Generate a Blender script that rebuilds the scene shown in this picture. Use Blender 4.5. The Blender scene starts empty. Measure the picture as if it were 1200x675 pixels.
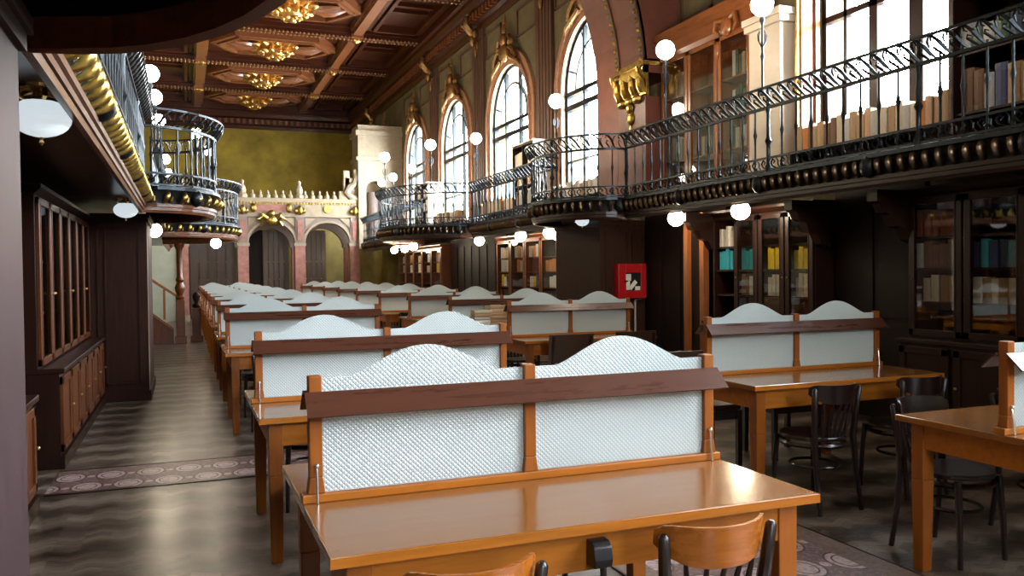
import bpy, bmesh, math, random
from mathutils import Vector, Matrix
random.seed(7)
PI = math.pi
scene = bpy.context.scene
COL = scene.collection

# ------------------------------------------------------------------ mesh builder
class MB:
    def __init__(s): s.v = []; s.f = []; s.m = []; s.cur = 0
    def add(s, vs, fs):
        n = len(s.v); s.v += [tuple(v) for v in vs]
        s.f += [tuple(i + n for i in f) for f in fs]; s.m += [s.cur] * len(fs); return s
    def box(s, x0, x1, y0, y1, z0, z1):
        x0, x1 = sorted((x0, x1)); y0, y1 = sorted((y0, y1)); z0, z1 = sorted((z0, z1))
        return s.add([(x0,y0,z0),(x1,y0,z0),(x1,y1,z0),(x0,y1,z0),(x0,y0,z1),(x1,y0,z1),(x1,y1,z1),(x0,y1,z1)],
                     [(0,3,2,1),(4,5,6,7),(0,1,5,4),(1,2,6,5),(2,3,7,6),(3,0,4,7)])
    def obox(s, c, size, mat):
        hx, hy, hz = [k/2 for k in size]; c = Vector(c)
        vs = [c + mat @ Vector(p) for p in [(-hx,-hy,-hz),(hx,-hy,-hz),(hx,hy,-hz),(-hx,hy,-hz),(-hx,-hy,hz),(hx,-hy,hz),(hx,hy,hz),(-hx,hy,hz)]]
        return s.add(vs, [(0,3,2,1),(4,5,6,7),(0,1,5,4),(1,2,6,5),(2,3,7,6),(3,0,4,7)])
    def taper(s, c0, s0, c1, s1):           # square post from c0 (size s0=(x,y)) up to c1
        a = [(c0[0]+sx*s0[0]/2, c0[1]+sy*s0[1]/2, c0[2]) for sx, sy in ((-1,-1),(1,-1),(1,1),(-1,1))]
        b = [(c1[0]+sx*s1[0]/2, c1[1]+sy*s1[1]/2, c1[2]) for sx, sy in ((-1,-1),(1,-1),(1,1),(-1,1))]
        return s.add(a+b, [(0,3,2,1),(4,5,6,7),(0,1,5,4),(1,2,6,5),(2,3,7,6),(3,0,4,7)])
    def prism(s, poly, fn, a, b):           # poly of (p,q); fn(p,q,t)->xyz
        n = len(poly); vs = [fn(p,q,a) for p,q in poly] + [fn(p,q,b) for p,q in poly]
        return s.add(vs, [tuple(range(n))[::-1], tuple(range(n,2*n))] + [(i,(i+1)%n,(i+1)%n+n,i+n) for i in range(n)])
    def tube(s, pts, r, n=6, cap=True):
        pts = [Vector(p) for p in pts]; k = len(pts)
        rs = r if isinstance(r, (list, tuple)) else [r]*k
        rings = []; up = None
        for i in range(k):
            t = (pts[min(i+1,k-1)] - pts[max(i-1,0)]).normalized()
            if up is None: up = Vector((0,0,1)) if abs(t.z) < .9 else Vector((1,0,0))
            a = t.cross(up)
            if a.length < 1e-5: a = t.orthogonal()
            a.normalize(); b = a.cross(t).normalized(); up = b
            rings.append([pts[i] + (a*math.cos(2*PI*j/n) + b*math.sin(2*PI*j/n))*rs[i] for j in range(n)])
        vs = [v for g in rings for v in g]
        fs = [(i*n+j, i*n+(j+1)%n, (i+1)*n+(j+1)%n, (i+1)*n+j) for i in range(k-1) for j in range(n)]
        if cap: fs += [tuple(range(n))[::-1], tuple(range((k-1)*n, k*n))]
        return s.add(vs, fs)
    def lathe(s, prof, c=(0,0,0), n=12, axis='z'):   # prof [(r,z)]
        vs = []
        for r, z in prof:
            for j in range(n):
                a = 2*PI*j/n; x, y = r*math.cos(a), r*math.sin(a)
                p = (x,y,z) if axis == 'z' else ((x,z,y) if axis == 'y' else (z,x,y))
                vs.append((c[0]+p[0], c[1]+p[1], c[2]+p[2]))
        k = len(prof)
        fs = [(i*n+j, i*n+(j+1)%n, (i+1)*n+(j+1)%n, (i+1)*n+j) for i in range(k-1) for j in range(n)]
        return s.add(vs, fs + [tuple(range(n))[::-1], tuple(range((k-1)*n,k*n))])
    def ball(s, c, r, nu=10, nv=6, rot=None):
        r = r if isinstance(r, (tuple, list)) else (r,r,r); c = Vector(c); vs = []
        for i in range(nv+1):
            t = PI*i/nv
            t = min(max(t, .06), PI-.06)
            for j in range(nu):
                a = 2*PI*j/nu
                p = Vector((r[0]*math.sin(t)*math.cos(a), r[1]*math.sin(t)*math.sin(a), r[2]*math.cos(t)))
                vs.append(c + (rot @ p if rot else p))
        fs = [(i*nu+j, (i+1)*nu+j, (i+1)*nu+(j+1)%nu, i*nu+(j+1)%nu) for i in range(nv) for j in range(nu)]
        return s.add(vs, fs + [tuple(range(nu)), tuple(range(nv*nu,(nv+1)*nu))[::-1]])
    def sweep(s, path, prof, closed_prof=True):   # path [(x,y,nx,ny)], prof [(off,z)]
        k, n = len(path), len(prof)
        vs = [(x+nx*o, y+ny*o, z) for x,y,nx,ny in path for o,z in prof]
        m = n if closed_prof else n-1
        fs = [(i*n+j, i*n+(j+1)%n, (i+1)*n+(j+1)%n, (i+1)*n+j) for i in range(k-1) for j in range(m)]
        if closed_prof: fs += [tuple(range(n))[::-1], tuple(range((k-1)*n,k*n))]
        return s.add(vs, fs)
    def build(s, name, mat, parent=None, smooth=False, bevel=0, loc=None, fix=True):
        me = bpy.data.meshes.new(name); me.from_pydata(s.v, [], s.f)
        mats = mat if isinstance(mat, (list,tuple)) else [mat]
        for m in mats: me.materials.append(m)
        if len(mats) > 1:
            for p, mi in zip(me.polygons, s.m): p.material_index = mi
        if fix:
            bm = bmesh.new(); bm.from_mesh(me); bmesh.ops.recalc_face_normals(bm, faces=bm.faces); bm.to_mesh(me); bm.free()
        if smooth:
            for p in me.polygons: p.use_smooth = True
            try: me.set_sharp_from_angle(angle=math.radians(40))
            except Exception: pass
        o = bpy.data.objects.new(name, me); COL.objects.link(o)
        if parent is not None: o.parent = parent
        if loc is not None: o.location = loc
        if bevel:
            b = o.modifiers.new('bevel', 'BEVEL'); b.width = bevel; b.segments = 2; b.limit_method = 'ANGLE'
        return o

def empty(name, loc=(0,0,0), rz=0):
    o = bpy.data.objects.new(name, None); COL.objects.link(o); o.location = loc; o.rotation_euler = (0,0,rz); o.empty_display_size = .1
    return o
def tag(o, label, cat, group=None):
    o['label'] = label; o['category'] = cat
    if group: o['group'] = group
    return o
def struct(o, label=None):
    o['kind'] = 'structure'
    if label: o['label'] = label
    return o
KIDS = {}
def copy_tree(o, parent=None):
    c = o.copy(); COL.objects.link(c)
    if parent is not None: c.parent = parent
    for ch in list(o.children): copy_tree(ch, c)
    return c
ORD = ['zeroth','first','second','third','fourth','fifth','sixth','seventh','eighth','ninth','tenth','eleventh','twelfth','thirteenth','fourteenth','fifteenth','sixteenth','seventeenth','eighteenth','nineteenth','twentieth',
       'twenty-first','twenty-second','twenty-third','twenty-fourth','twenty-fifth','twenty-sixth','twenty-seventh','twenty-eighth','twenty-ninth','thirtieth','thirty-first','thirty-second','thirty-third','thirty-fourth','thirty-fifth','thirty-sixth','thirty-seventh','thirty-eighth','thirty-ninth','fortieth']

# ------------------------------------------------------------------ materials
class NT:
    def __init__(s, name):
        s.m = bpy.data.materials.new(name); s.m.use_nodes = True; s.t = s.m.node_tree; s.t.nodes.clear()
        s.out = s.n('ShaderNodeOutputMaterial'); s.b = s.n('ShaderNodeBsdfPrincipled'); s.l(s.b.outputs[0], s.out.inputs[0])
    def n(s, t, **k):
        x = s.t.nodes.new(t)
        for a, v in k.items(): setattr(x, a, v)
        return x
    def l(s, a, b): s.t.links.new(a, b)
    def math(s, op, a, b=None, c=None):
        x = s.n('ShaderNodeMath', operation=op)
        for i, v in enumerate((a, b, c)):
            if v is None: continue
            if isinstance(v, (int, float)): x.inputs[i].default_value = v
            else: s.l(v, x.inputs[i])
        return x.outputs[0]
    def mix(s, fac, a, b):
        x = s.n('ShaderNodeMix', data_type='RGBA')
        for i, v in ((0, fac), (6, a), (7, b)):
            if isinstance(v, (int, float)): x.inputs[i].default_value = v
            elif isinstance(v, tuple): x.inputs[i].default_value = (*v[:3], 1)
            else: s.l(v, x.inputs[i])
        return x.outputs[2]
    def coords(s, scale=(1,1,1), kind='Object'):
        tc = s.n('ShaderNodeTexCoord'); mp = s.n('ShaderNodeMapping'); mp.inputs['Scale'].default_value = scale
        s.l(tc.outputs[kind], mp.inputs[0]); return mp.outputs[0]
    def noise(s, vec, scale=5, detail=4, rough=.6):
        x = s.n('ShaderNodeTexNoise'); x.inputs['Scale'].default_value = scale; x.inputs['Detail'].default_value = detail; x.inputs['Roughness'].default_value = rough
        s.l(vec, x.inputs['Vector']); return x.outputs['Fac']
    def ramp(s, fac, stops):
        x = s.n('ShaderNodeValToRGB'); e = x.color_ramp.elements
        while len(e) < len(stops): e.new(.5)
        for el, (p, c) in zip(e, stops): el.position = p; el.color = (*c, 1)
        s.l(fac, x.inputs[0]); return x.outputs[0]
    def bump(s, h, strength=.3, dist=.01):
        x = s.n('ShaderNodeBump'); x.inputs['Strength'].default_value = strength; x.inputs['Distance'].default_value = dist
        s.l(h, x.inputs['Height']); s.l(x.outputs[0], s.b.inputs['Normal'])
    def set(s, **k):
        for a, v in k.items():
            i = s.b.inputs[a.replace('_', ' ')]
            if isinstance(v, (int, float)): i.default_value = v
            elif isinstance(v, tuple): i.default_value = (*v[:3], 1)
            else: s.l(v, i)
        return s
def mul(c, k): return tuple(x*k for x in c)
def wood(name, c, rough=.35, axis='x', coat=0, contrast=.45, spec=.5):
    t = NT(name); sc = {'x': (1.2,14,14), 'y': (14,1.2,14), 'z': (14,14,1.2)}[axis]
    v = t.coords(sc); f = t.noise(v, 2.2, 6, .65)
    f2 = t.noise(t.coords((1,1,1)), 3, 3)
    f = t.math('ADD', t.math('MULTIPLY', f, .8), t.math('MULTIPLY', f2, .2))
    col = t.ramp(f, [(.3, mul(c, 1-contrast)), (.52, c), (.75, mul(c, 1+contrast*.7))])
    t.set(Base_Color=col, Roughness=t.math('MULTIPLY_ADD', f, .15, rough-.07), Coat_Weight=coat, Coat_Roughness=.12)
    t.set(Specular_IOR_Level=spec)
    if axis != 'x' or not coat > .25: t.bump(f, .02, .003)
    return t.m
def plain(name, c, rough=.5, metal=0, var=.15, scale=8, spec=None, bump=0):
    t = NT(name); f = t.noise(t.coords(), scale, 4)
    t.set(Base_Color=t.ramp(f, [(.3, mul(c, 1-var)), (.7, mul(c, 1+var))]), Roughness=rough, Metallic=metal)
    if bump: t.bump(f, bump, .01)
    return t.m
M = {}
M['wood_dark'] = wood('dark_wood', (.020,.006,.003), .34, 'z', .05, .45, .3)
M['wood_dark_y'] = wood('dark_wood_along', (.022,.0065,.0035), .32, 'y', .1, .45, .35)
M['wood_plank'] = wood('plum_wood', (.044,.023,.026), .5, 'z', 0, .5, .3)
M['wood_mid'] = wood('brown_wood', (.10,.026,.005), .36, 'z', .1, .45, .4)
M['wood_red'] = wood('orange_brown_wood', (.26,.085,.022), .32, 'z', .25)
M['wood_red_y'] = wood('orange_brown_wood_along', (.24,.075,.02), .32, 'y', .25)
M['desk_top'] = wood('varnished_desk_top', (.25,.090,.013), .20, 'x', .45, .13, .5)
M['desk_edge'] = wood('honey_wood', (.35,.108,.007), .40, 'x', .05, .3, .35)
M['desk_leg'] = wood('honey_wood_upright', (.27,.076,.006), .40, 'z', .05, .3, .35)
M['hood'] = wood('dull_brown_hood', (.075,.026,.014), .28, 'x', .1, .25)
M['chair_back'] = wood('bent_honey_wood', (.33,.095,.008), .27, 'x', .2, .35)
M['chair_dark'] = wood('black_brown_wood', (.013,.005,.0035), .3, 'z', .15)
M['iron'] = plain('blackened_iron', (.030,.037,.042), .34, .85, .25, 30)
M['gold'] = plain('antique_gold', (.52,.36,.10), .33, 1, .4, 14)
M['gold_dark'] = plain('aged_bronze_gold', (.72,.42,.13), .36, 1, .35, 14)
M['fascia'] = wood('red_brown_fascia', (.15,.055,.022), .3, 'y', .2)
M['gold_shaded'] = plain('shaded_gold', (.13,.085,.05), .3, .9, .3, 20)  # darker copy of the gilt, shade of the window-side cornice in its colour
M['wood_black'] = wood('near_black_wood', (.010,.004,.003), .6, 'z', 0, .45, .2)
M['wood_pier'] = wood('dull_dark_wood', (.036,.013,.008), .6, 'z', 0, .45, .15)
M['bronze'] = plain('bronzed_plaster', (.34,.19,.075), .42, .8, .4, 14)
M['brass'] = plain('brass', (.6,.42,.18), .3, 1, .1)
M['olive'] = plain('olive_plaster', (.17,.14,.072), .75, 0, .25, 2.2, bump=.1)
M['olive_back'] = plain('golden_olive_plaster', (.33,.225,.022), .8, 0, .4, .9, bump=.1)
M['pilaster'] = plain('brown_pilaster_plaster', (.11,.054,.032), .55, 0, .2, 3)
M['arch_red'] = plain('rust_red_plaster', (.15,.046,.027), .5, 0, .2, 3)
M['arch_dark'] = plain('dark_arch_rib', (.10,.05,.03), .4, 0, .2)
M['salmon'] = plain('salmon_gilt_moulding', (.50,.27,.16), .4, .25, .2, 10)
M['cream'] = plain('cream_stone', (.38,.305,.205), .55, 0, .12, 6)
M['cream_white'] = plain('white_painted_wood', (.58,.50,.40), .45, 0, .06, 6)
M['mauve'] = plain('mauve_stone', (.26,.20,.175), .6, 0, .12, 5)
M['pink'] = plain('pink_marble', (.36,.15,.12), .3, 0, .3, 7)
M['pale_green'] = plain('pale_green_plaster', (.42,.44,.34), .7, 0, .1, 3)
M['mustard'] = plain('mustard_plaster', (.19,.14,.03), .7, 0, .2, 3)
M['ceil_wood'] = wood('ceiling_wood', (.055,.0105,.0018), .34, 'x', .1, .5, .4)
M['ceil_beam'] = wood('ceiling_beam_wood', (.21,.07,.024), .32, 'y', .2, .4)
M['bead'] = plain('pale_gilt_bead', (.38,.20,.09), .35, .6, .2)
M['plank_door'] = wood('grey_brown_boards', (.10,.066,.050), .45, 'z', .1, .4)
M['black'] = plain('black_plastic', (.015,.013,.014), .28, 0, .1)
M['steel'] = plain('worn_steel', (.55,.52,.48), .3, 1, .1)
M['red'] = plain('red_enamel', (.42,.008,.010), .3, 0, .08)
M['paper'] = plain('white_sticker_paper', (.75,.72,.66), .7, 0, .08)
def opal():
    t = NT('opal_glass'); t.set(Base_Color=(.74,.80,.80), Roughness=.12, Emission_Color=(.82,.93,1), Emission_Strength=.55); return t.m  # faint emission stands in for daylight falling on the unlit shade
M['opal'] = opal()
M['grey_pipe'] = plain('grey_painted_pipe', (.30,.25,.22), .4, 0, .1)
M['leather'] = plain('brown_leatherette', (.05,.022,.009), .4, 0, .25, 6)

def lamp_mat():
    t = NT('lit_globe'); t.set(Base_Color=(.9,.88,.8), Roughness=.2, Emission_Color=(1,.86,.66), Emission_Strength=85.0); return t.m
M['lit'] = lamp_mat()
def lit2():
    t = NT('lit_globe_under'); t.set(Base_Color=(.9,.88,.8), Roughness=.2, Emission_Color=(1,.82,.58), Emission_Strength=60.0); return t.m
M['lit_under'] = lit2()

def clear_glass(name, tint, fres=.10, rough=.02):
    t = NT(name); tr = t.n('ShaderNodeBsdfTransparent'); tr.inputs[0].default_value = (*tint, 1)
    gl = t.n('ShaderNodeBsdfGlossy'); gl.inputs['Roughness'].default_value = rough
    mx = t.n('ShaderNodeMixShader'); mx.inputs[0].default_value = fres
    t.l(tr.outputs[0], mx.inputs[1]); t.l(gl.outputs[0], mx.inputs[2]); t.l(mx.outputs[0], t.out.inputs[0]); return t.m
M['win_glass'] = clear_glass('window_glass', (.96,.98,1.0), .04)
M['case_glass'] = clear_glass('bookcase_glass', (.86,.86,.84), .10)

def screen_glass():
    t = NT('ribbed_screen_glass')
    sx = t.n('ShaderNodeSeparateXYZ'); t.l(t.coords(), sx.inputs[0])
    k = PI/.0165
    a = t.math('SINE', t.math('MULTIPLY', t.math('ADD', sx.outputs[0], sx.outputs[2]), k))
    b = t.math('SINE', t.math('MULTIPLY', t.math('SUBTRACT', sx.outputs[0], sx.outputs[2]), k))
    d = t.math('MINIMUM', t.math('ABSOLUTE', a), t.math('ABSOLUTE', b))
    hgt = t.math('POWER', d, .6)
    bp = t.n('ShaderNodeBump'); bp.inputs['Strength'].default_value = .55; bp.inputs['Distance'].default_value = .006; t.l(hgt, bp.inputs['Height'])
    tint = t.mix(t.math('POWER', d, .5), (.62,.745,.765), (.87,.975,.98))
    df = t.n('ShaderNodeBsdfDiffuse'); tl = t.n('ShaderNodeBsdfTranslucent'); gl = t.n('ShaderNodeBsdfGlossy'); gl.inputs['Roughness'].default_value = .22
    for x in (df, tl): t.l(tint, x.inputs[0]); t.l(bp.outputs[0], x.inputs['Normal'])
    t.l(bp.outputs[0], gl.inputs['Normal'])
    m1 = t.n('ShaderNodeMixShader'); m1.inputs[0].default_value = .55; t.l(df.outputs[0], m1.inputs[1]); t.l(tl.outputs[0], m1.inputs[2])
    m2 = t.n('ShaderNodeMixShader'); m2.inputs[0].default_value = .10; t.l(m1.outputs[0], m2.inputs[1]); t.l(gl.outputs[0], m2.inputs[2])
    tr = t.n('ShaderNodeBsdfTransparent'); m3 = t.n('ShaderNodeMixShader'); m3.inputs[0].default_value = .12
    t.l(m2.outputs[0], m3.inputs[1]); t.l(tr.outputs[0], m3.inputs[2]); t.l(m3.outputs[0], t.out.inputs[0]); return t.m
M['screen_glass'] = screen_glass()

def floor_mat():
    t = NT('herringbone_parquet'); sx = t.n('ShaderNodeSeparateXYZ'); t.l(t.coords(), sx.inputs[0])
    X, Y = sx.outputs[0], sx.outputs[1]
    px = t.math('PINGPONG', X, .12)                      # zigzag of the blocks
    u = t.math('ADD', Y, t.math('MULTIPLY', px, .62))
    band = t.math('FRACT', t.math('DIVIDE', u, .46))
    stripe = t.math('SMOOTH_MIN', t.math('MULTIPLY', t.math('PINGPONG', band, .5), 2), 1.0, .1)
    blk = t.n('ShaderNodeCombineXYZ'); t.l(t.math('FLOOR', t.math('DIVIDE', X, .14)), blk.inputs[0]); t.l(t.math('FLOOR', t.math('DIVIDE', u, .07)), blk.inputs[1])
    wn = t.n('ShaderNodeTexWhiteNoise'); t.l(blk.outputs[0], wn.inputs['Vector'])
    gap = t.math('LESS_THAN', t.math('FRACT', t.math('DIVIDE', u, .07)), .05)
    f = t.math('ADD', t.math('MULTIPLY', stripe, .50), t.math('ADD', t.math('MULTIPLY', wn.outputs[0], .26), t.math('MULTIPLY', t.noise(t.coords((2.5,22,1)), 4, 6, .75), .34)))
    col = t.ramp(f, [(.22, (.022,.014,.008)), (.5, (.075,.054,.038)), (.85, (.24,.195,.155))])
    col = t.mix(t.math('MULTIPLY', gap, .6), col, (.02,.012,.008))
    t.set(Base_Color=col, Roughness=t.math('MULTIPLY_ADD', t.noise(t.coords((1,1,1)), 2.5, 4), .28, .20), Coat_Weight=.15, Coat_Roughness=.2)
    t.bump(t.math('ADD', t.math('MULTIPLY', f, .5), t.noise(t.coords((3,16,1)), 3, 3)), .22, .012)
    return t.m
M['floor'] = floor_mat()
def tile_mat():
    t = NT('oval_pattern_tile'); sx = t.n('ShaderNodeSeparateXYZ'); t.l(t.coords(), sx.inputs[0]); X, Y = sx.outputs[0], sx.outputs[1]
    row = t.math('FLOOR', t.math('DIVIDE', t.math('ADD', Y, 12.44), .325)); off = t.math('MULTIPLY', t.math('MODULO', row, 2.0), .135)
    cx = t.math('SUBTRACT', t.math('FRACT', t.math('DIVIDE', t.math('ADD', X, off), .27)), .5)
    cy = t.math('SUBTRACT', t.math('FRACT', t.math('DIVIDE', t.math('ADD', Y, 12.44), .325)), .5)
    r = t.math('SQRT', t.math('ADD', t.math('POWER', t.math('MULTIPLY', cx, 1.0), 2), t.math('POWER', t.math('MULTIPLY', cy, .95), 2)))
    line = t.math('LESS_THAN', t.math('ABSOLUTE', t.math('SUBTRACT', r, .37)), .022)
    n1 = t.noise(t.coords(), 38, 3)
    ins = t.mix(t.math('GREATER_THAN', n1, .54), (.46,.35,.33), (.30,.21,.20))
    outs = t.mix(t.math('GREATER_THAN', n1, .46), (.22,.13,.12), (.11,.06,.056))
    sx2 = t.math('SUBTRACT', t.math('ABSOLUTE', cx), .5); r2 = t.math('SQRT', t.math('ADD', t.math('POWER', sx2, 2), t.math('POWER', cy, 2)))
    inside = t.math('MAXIMUM', t.math('LESS_THAN', r, .36), t.math('LESS_THAN', r2, .10))
    col = t.mix(inside, outs, ins)
    line = t.math('MAXIMUM', line, t.math('LESS_THAN', t.math('ABSOLUTE', t.math('SUBTRACT', r, .24)), .016))
    col = t.mix(line, col, (.035,.018,.014))
    t.set(Base_Color=col, Roughness=.42); t.bump(n1, .1, .004); return t.m
M['tile'] = tile_mat()
M['stone_border'] = plain('brown_stone_border', (.15,.10,.072), .5, 0, .35, 30)

# ------------------------------------------------------------------ measured layout
XL, XR = -1.85, 7.05          # side walls
YN, YB = -8.2, 36.6           # near and back wall
ZC = 8.55                     # ceiling board
GX_R, GX_L = 5.62, -.42       # gallery edges
GZ = 2.46                     # gallery floor
WINS = [13.9, 18.05, 22.2, 26.35, 30.5]

# ------------------------------------------------------------------ room shell
struct(MB().box(XL-.3, XR+.3, YN, YB+.3, -.1, 0).build('floor', M['floor']), 'worn herringbone parquet floor')
# aisle tile strip and cross strip, thin stone slabs let into the floor
ax0, ax1 = 1.98, 3.28
t1 = struct(MB().box(ax0+.16, ax1-.16, YN+.2, 28, 0, .004).build('trim_1', M['tile']), 'patterned tile strip down the central aisle')
for a in (ax0, ax1-.16):
    MB().box(a, a+.16, YN+.2, 28, 0, .004).build('border_stone', M['stone_border'], t1)
    MB().box(a-.012 if a == ax0 else a+.16, a if a == ax0 else a+.172, YN+.2, 28, 0, .006).build('border_line', M['wood_dark_y'], t1)
t2 = struct(MB().box(-.92, ax0-.02, 6.47, 7.12, 0, .004).build('trim_2', M['tile']), 'patterned tile strip crossing the aisle')
for a, b in ((6.40, 6.44), (7.15, 7.19)): MB().box(-.92, ax0-.02, a, b, 0, .006).build('border_line', M['wood_dark'], t2)
for a, b in ((6.44, 6.47), (7.12, 7.15)): MB().box(-.92, ax0-.02, a, b, 0, .004).build('border_stone', M['stone_border'], t2)

def wall_openings(X, th, Y0, Y1, z0, z1, ops, name, mat):
    """solid wall in the plane X..X+th with arched openings (yc, half width, sill, spring)."""
    b = MB(); ops = sorted(ops)
    def slab(poly): b.prism(poly, lambda p, q, t: (t, p, q), X, X+th)
    y = Y0
    for yc, hw, zs, zp in ops:
        slab([(y,z0),(yc-hw,z0),(yc-hw,z1),(y,z1)])
        slab([(yc-hw,z0),(yc+hw,z0),(yc+hw,zs),(yc-hw,zs)])
        n = 16; pts = [(yc-hw*math.cos(PI*i/n), zp+hw*math.sin(PI*i/n)) for i in range(n+1)]
        for (ya,za),(yb,zb) in zip(pts, pts[1:]): slab([(ya,za),(yb,zb),(yb,z1),(ya,z1)])
        y = yc+hw
    slab([(y,z0),(Y1,z0),(Y1,z1),(y,z1)])
    return struct(b.build(name, mat))
HW, ZS, ZP = 1.24, 2.85, 5.0
BIG = (6.9, 1.07, 3.02, 5.6)
ops = [(w, HW, ZS, ZP) for w in WINS] + [BIG, (2.7, 1.3, 2.9, 5.4), (-1.5, 1.6, 2.7, 5.6), (-5.6, 1.6, 2.7, 5.6)]  # last two are unseen, widened to throw more daylight on the front desks
wr = wall_openings(XR, .55, YN, YB, 0, ZC+.1, ops, 'wall_right', M['olive'])
wr['label'] = 'tall olive plaster wall pierced by arched windows'
struct(MB().box(XL-.4, XL, YN, YB, 0, ZC+.1).build('wall_left', M['olive']), 'olive plaster wall above the stair-side gallery')
struct(MB().box(XL-.4, XR+.55, YB, YB+.4, 0, ZC+.1).build('wall_back', M['olive_back']), 'golden olive end wall under the ceiling')
wn = MB()   # near wall behind the camera, with an unseen window added for front light
def near_slab(poly): wn.prism(poly, lambda p, q, t: (p, t, q), YN-.4, YN)
xs = XL-.4
NW = [(1.0, 1.0, 3.6, 6.4)]
for xc, hw, zs, zp in NW:
    near_slab([(xs,0),(xc-hw,0),(xc-hw,ZC+.1),(xs,ZC+.1)])
    near_slab([(xc-hw,0),(xc+hw,0),(xc+hw,zs),(xc-hw,zs)]); near_slab([(xc-hw,zp),(xc+hw,zp),(xc+hw,ZC+.1),(xc-hw,ZC+.1)])
    xs = xc+hw
near_slab([(xs,0),(XR+.55,0),(XR+.55,ZC+.1),(xs,ZC+.1)])
struct(wn.build('wall_near', M['wood_black']), 'dark panelled near wall')

# ------------------------------------------------------------------ windows of the long wall
def arch_ring(yc, r0, r1, zp, zs, n=24):
    outer = [(yc-r1, zs)] + [(yc-r1*math.cos(PI*i/n), zp+r1*math.sin(PI*i/n)) for i in range(n+1)] + [(yc+r1, zs)]
    inner = [(yc-r0, zs)] + [(yc-r0*math.cos(PI*i/n), zp+r0*math.sin(PI*i/n)) for i in range(n+1)] + [(yc+r0, zs)]
    return outer, inner
def ring_strip(b, outer, inner, x0, x1):
    for (a, c), (d, e) in zip(zip(outer, outer[1:]), zip(inner, inner[1:])):
        b.prism([a, c, e, d], lambda p, q, t: (t, p, q), x0, x1)
def make_window(idx, yc, hw, zs, zp, ornate):
    w = empty('window_%d' % idx, (XR, yc, zs)); struct(w)
    f = MB(); xo = .05
    o, i = arch_ring(0, hw-.07, hw+.01, zp-zs, 0); ring_strip(f, o, i, xo, xo+.10)
    f.box(xo, xo+.10, -hw, hw, 0, .09)
    tz = zp-zs-.38
    if ornate:
        f.box(xo-.02, xo+.10, -hw, hw, tz, tz+.10); f.box(xo-.02, xo+.10, -hw, hw, tz+.28, tz+.36)
        for yy in (-.44, .44): f.box(xo, xo+.08, yy-.035, yy+.035, 0, zp-zs+math.sqrt(max(hw*hw-.2,0))-.03)
        for zz in (.75,): f.box(xo+.01, xo+.06, -hw, hw, zz, zz+.04)
        o, i = arch_ring(0, .80, .84, zp-zs, tz+.36); ring_strip(f, o, i, xo+.01, xo+.07)
        for a in (.35, 1.05, PI-1.05, PI-.35):
            f.tube([(xo+.04, -.82*math.cos(a), zp-zs+.82*math.sin(a)), (xo+.04, -hw*math.cos(a), zp-zs+hw*math.sin(a))], .016, 4)
    else:
        for yy, ww in ((-.3, .09), (.28, .06)): f.box(xo, xo+.1, yy-ww, yy+ww, 0, zp-zs+.95)
        for yy in (.70, -.72): f.box(xo, xo+.08, yy-.025, yy+.025, 0, zp-zs+.7)
        for zz in (1.35, 2.7): f.box(xo, xo+.09, -hw, hw, zz, zz+.07)
    f.build('frame', M['iron'] if ornate else M['wood_dark'], w)
    g = MB(); n = 16
    g.prism([(-hw,.02),(hw,.02)] + [(hw*math.cos(PI*i/n), zp-zs+hw*math.sin(PI*i/n)) for i in range(n+1)], lambda p,q,t: (t,p,q), xo+.045, xo+.053)
    g.build('glass_pane', M['win_glass'], w)
    a = MB()
    for r0, r1, d in ((hw-.02, hw+.10, .06), (hw+.10, hw+.16, .12), (hw+.16, hw+.32, .07)):
        o, i = arch_ring(0, r0, r1, zp-zs, 0); ring_strip(a, o, i, -d, 0)
    a.build('arch_moulding', M['salmon'] if ornate else M['wood_red'], w)
    s = MB().box(-.10, .2, -hw-.2, hw+.2, -.08, 0).build('sill', M['cream'], w)
    if ornate:
        c = MB(); zt = zp-zs+hw+.12
        c.ball((-.12, 0, zt+.14), (.10,.17,.22)); c.ball((-.14, 0, zt+.42), (.08,.10,.16)); c.ball((-.12, 0, zt+.66), (.05,.06,.14))
        c.lathe([(.03,zt+.75),(.05,zt+.82),(.02,zt+.9),(.03,zt+.94),(.004,zt+1.04)], (-.1,0,0), 6)
        for sg in (-1, 1):
            c.tube([(-.10, sg*.10, zt+.50),(-.13,sg*.22,zt+.46),(-.13,sg*.27,zt+.34),(-.12,sg*.2,zt+.28),(-.11,sg*.16,zt+.35)], [.03,.045,.04,.035,.02], 6)
            c.tube([(-.10, sg*.12, zt+.22),(-.13,sg*.28,zt+.20),(-.13,sg*.42,zt+.06),(-.12,sg*.48,zt-.10),(-.12,sg*.40,zt-.15),(-.11,sg*.36,zt-.06)], [.04,.055,.055,.045,.035,.02], 6)
            c.tube([(-.10, sg*.2, zt+.02),(-.12,sg*.36,zt-.10),(-.12,sg*.56,zt-.22),(-.11,sg*.62,zt-.33)], [.05,.045,.04,.015], 6)
            c.ball((-.12, sg*.30, zt+.30), (.05,.07,.09), 8, 5)
        c.v = [(x*1.15, y*1.45, z) for x, y, z in c.v]
        c.build('cartouche', M['bronze'], w, smooth=True)
    return w
k = 0
for w in WINS:
    k += 1; make_window(k, w, HW, ZS, ZP, True)['label'] = 'arched window with dark iron bars, %s from the great arch' % ORD[k]
for w in (6.9, 2.7, -1.5, -5.6):
    k += 1; make_window(k, w, *((1.07, 3.02, 5.6) if w == 6.9 else (1.3, 2.9, 5.4) if w > 0 else (1.6, 2.7, 5.6)), False)['label'] = 'big bright window above the gallery book rail' if w == 6.9 else 'tall window over the gallery'
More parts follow.
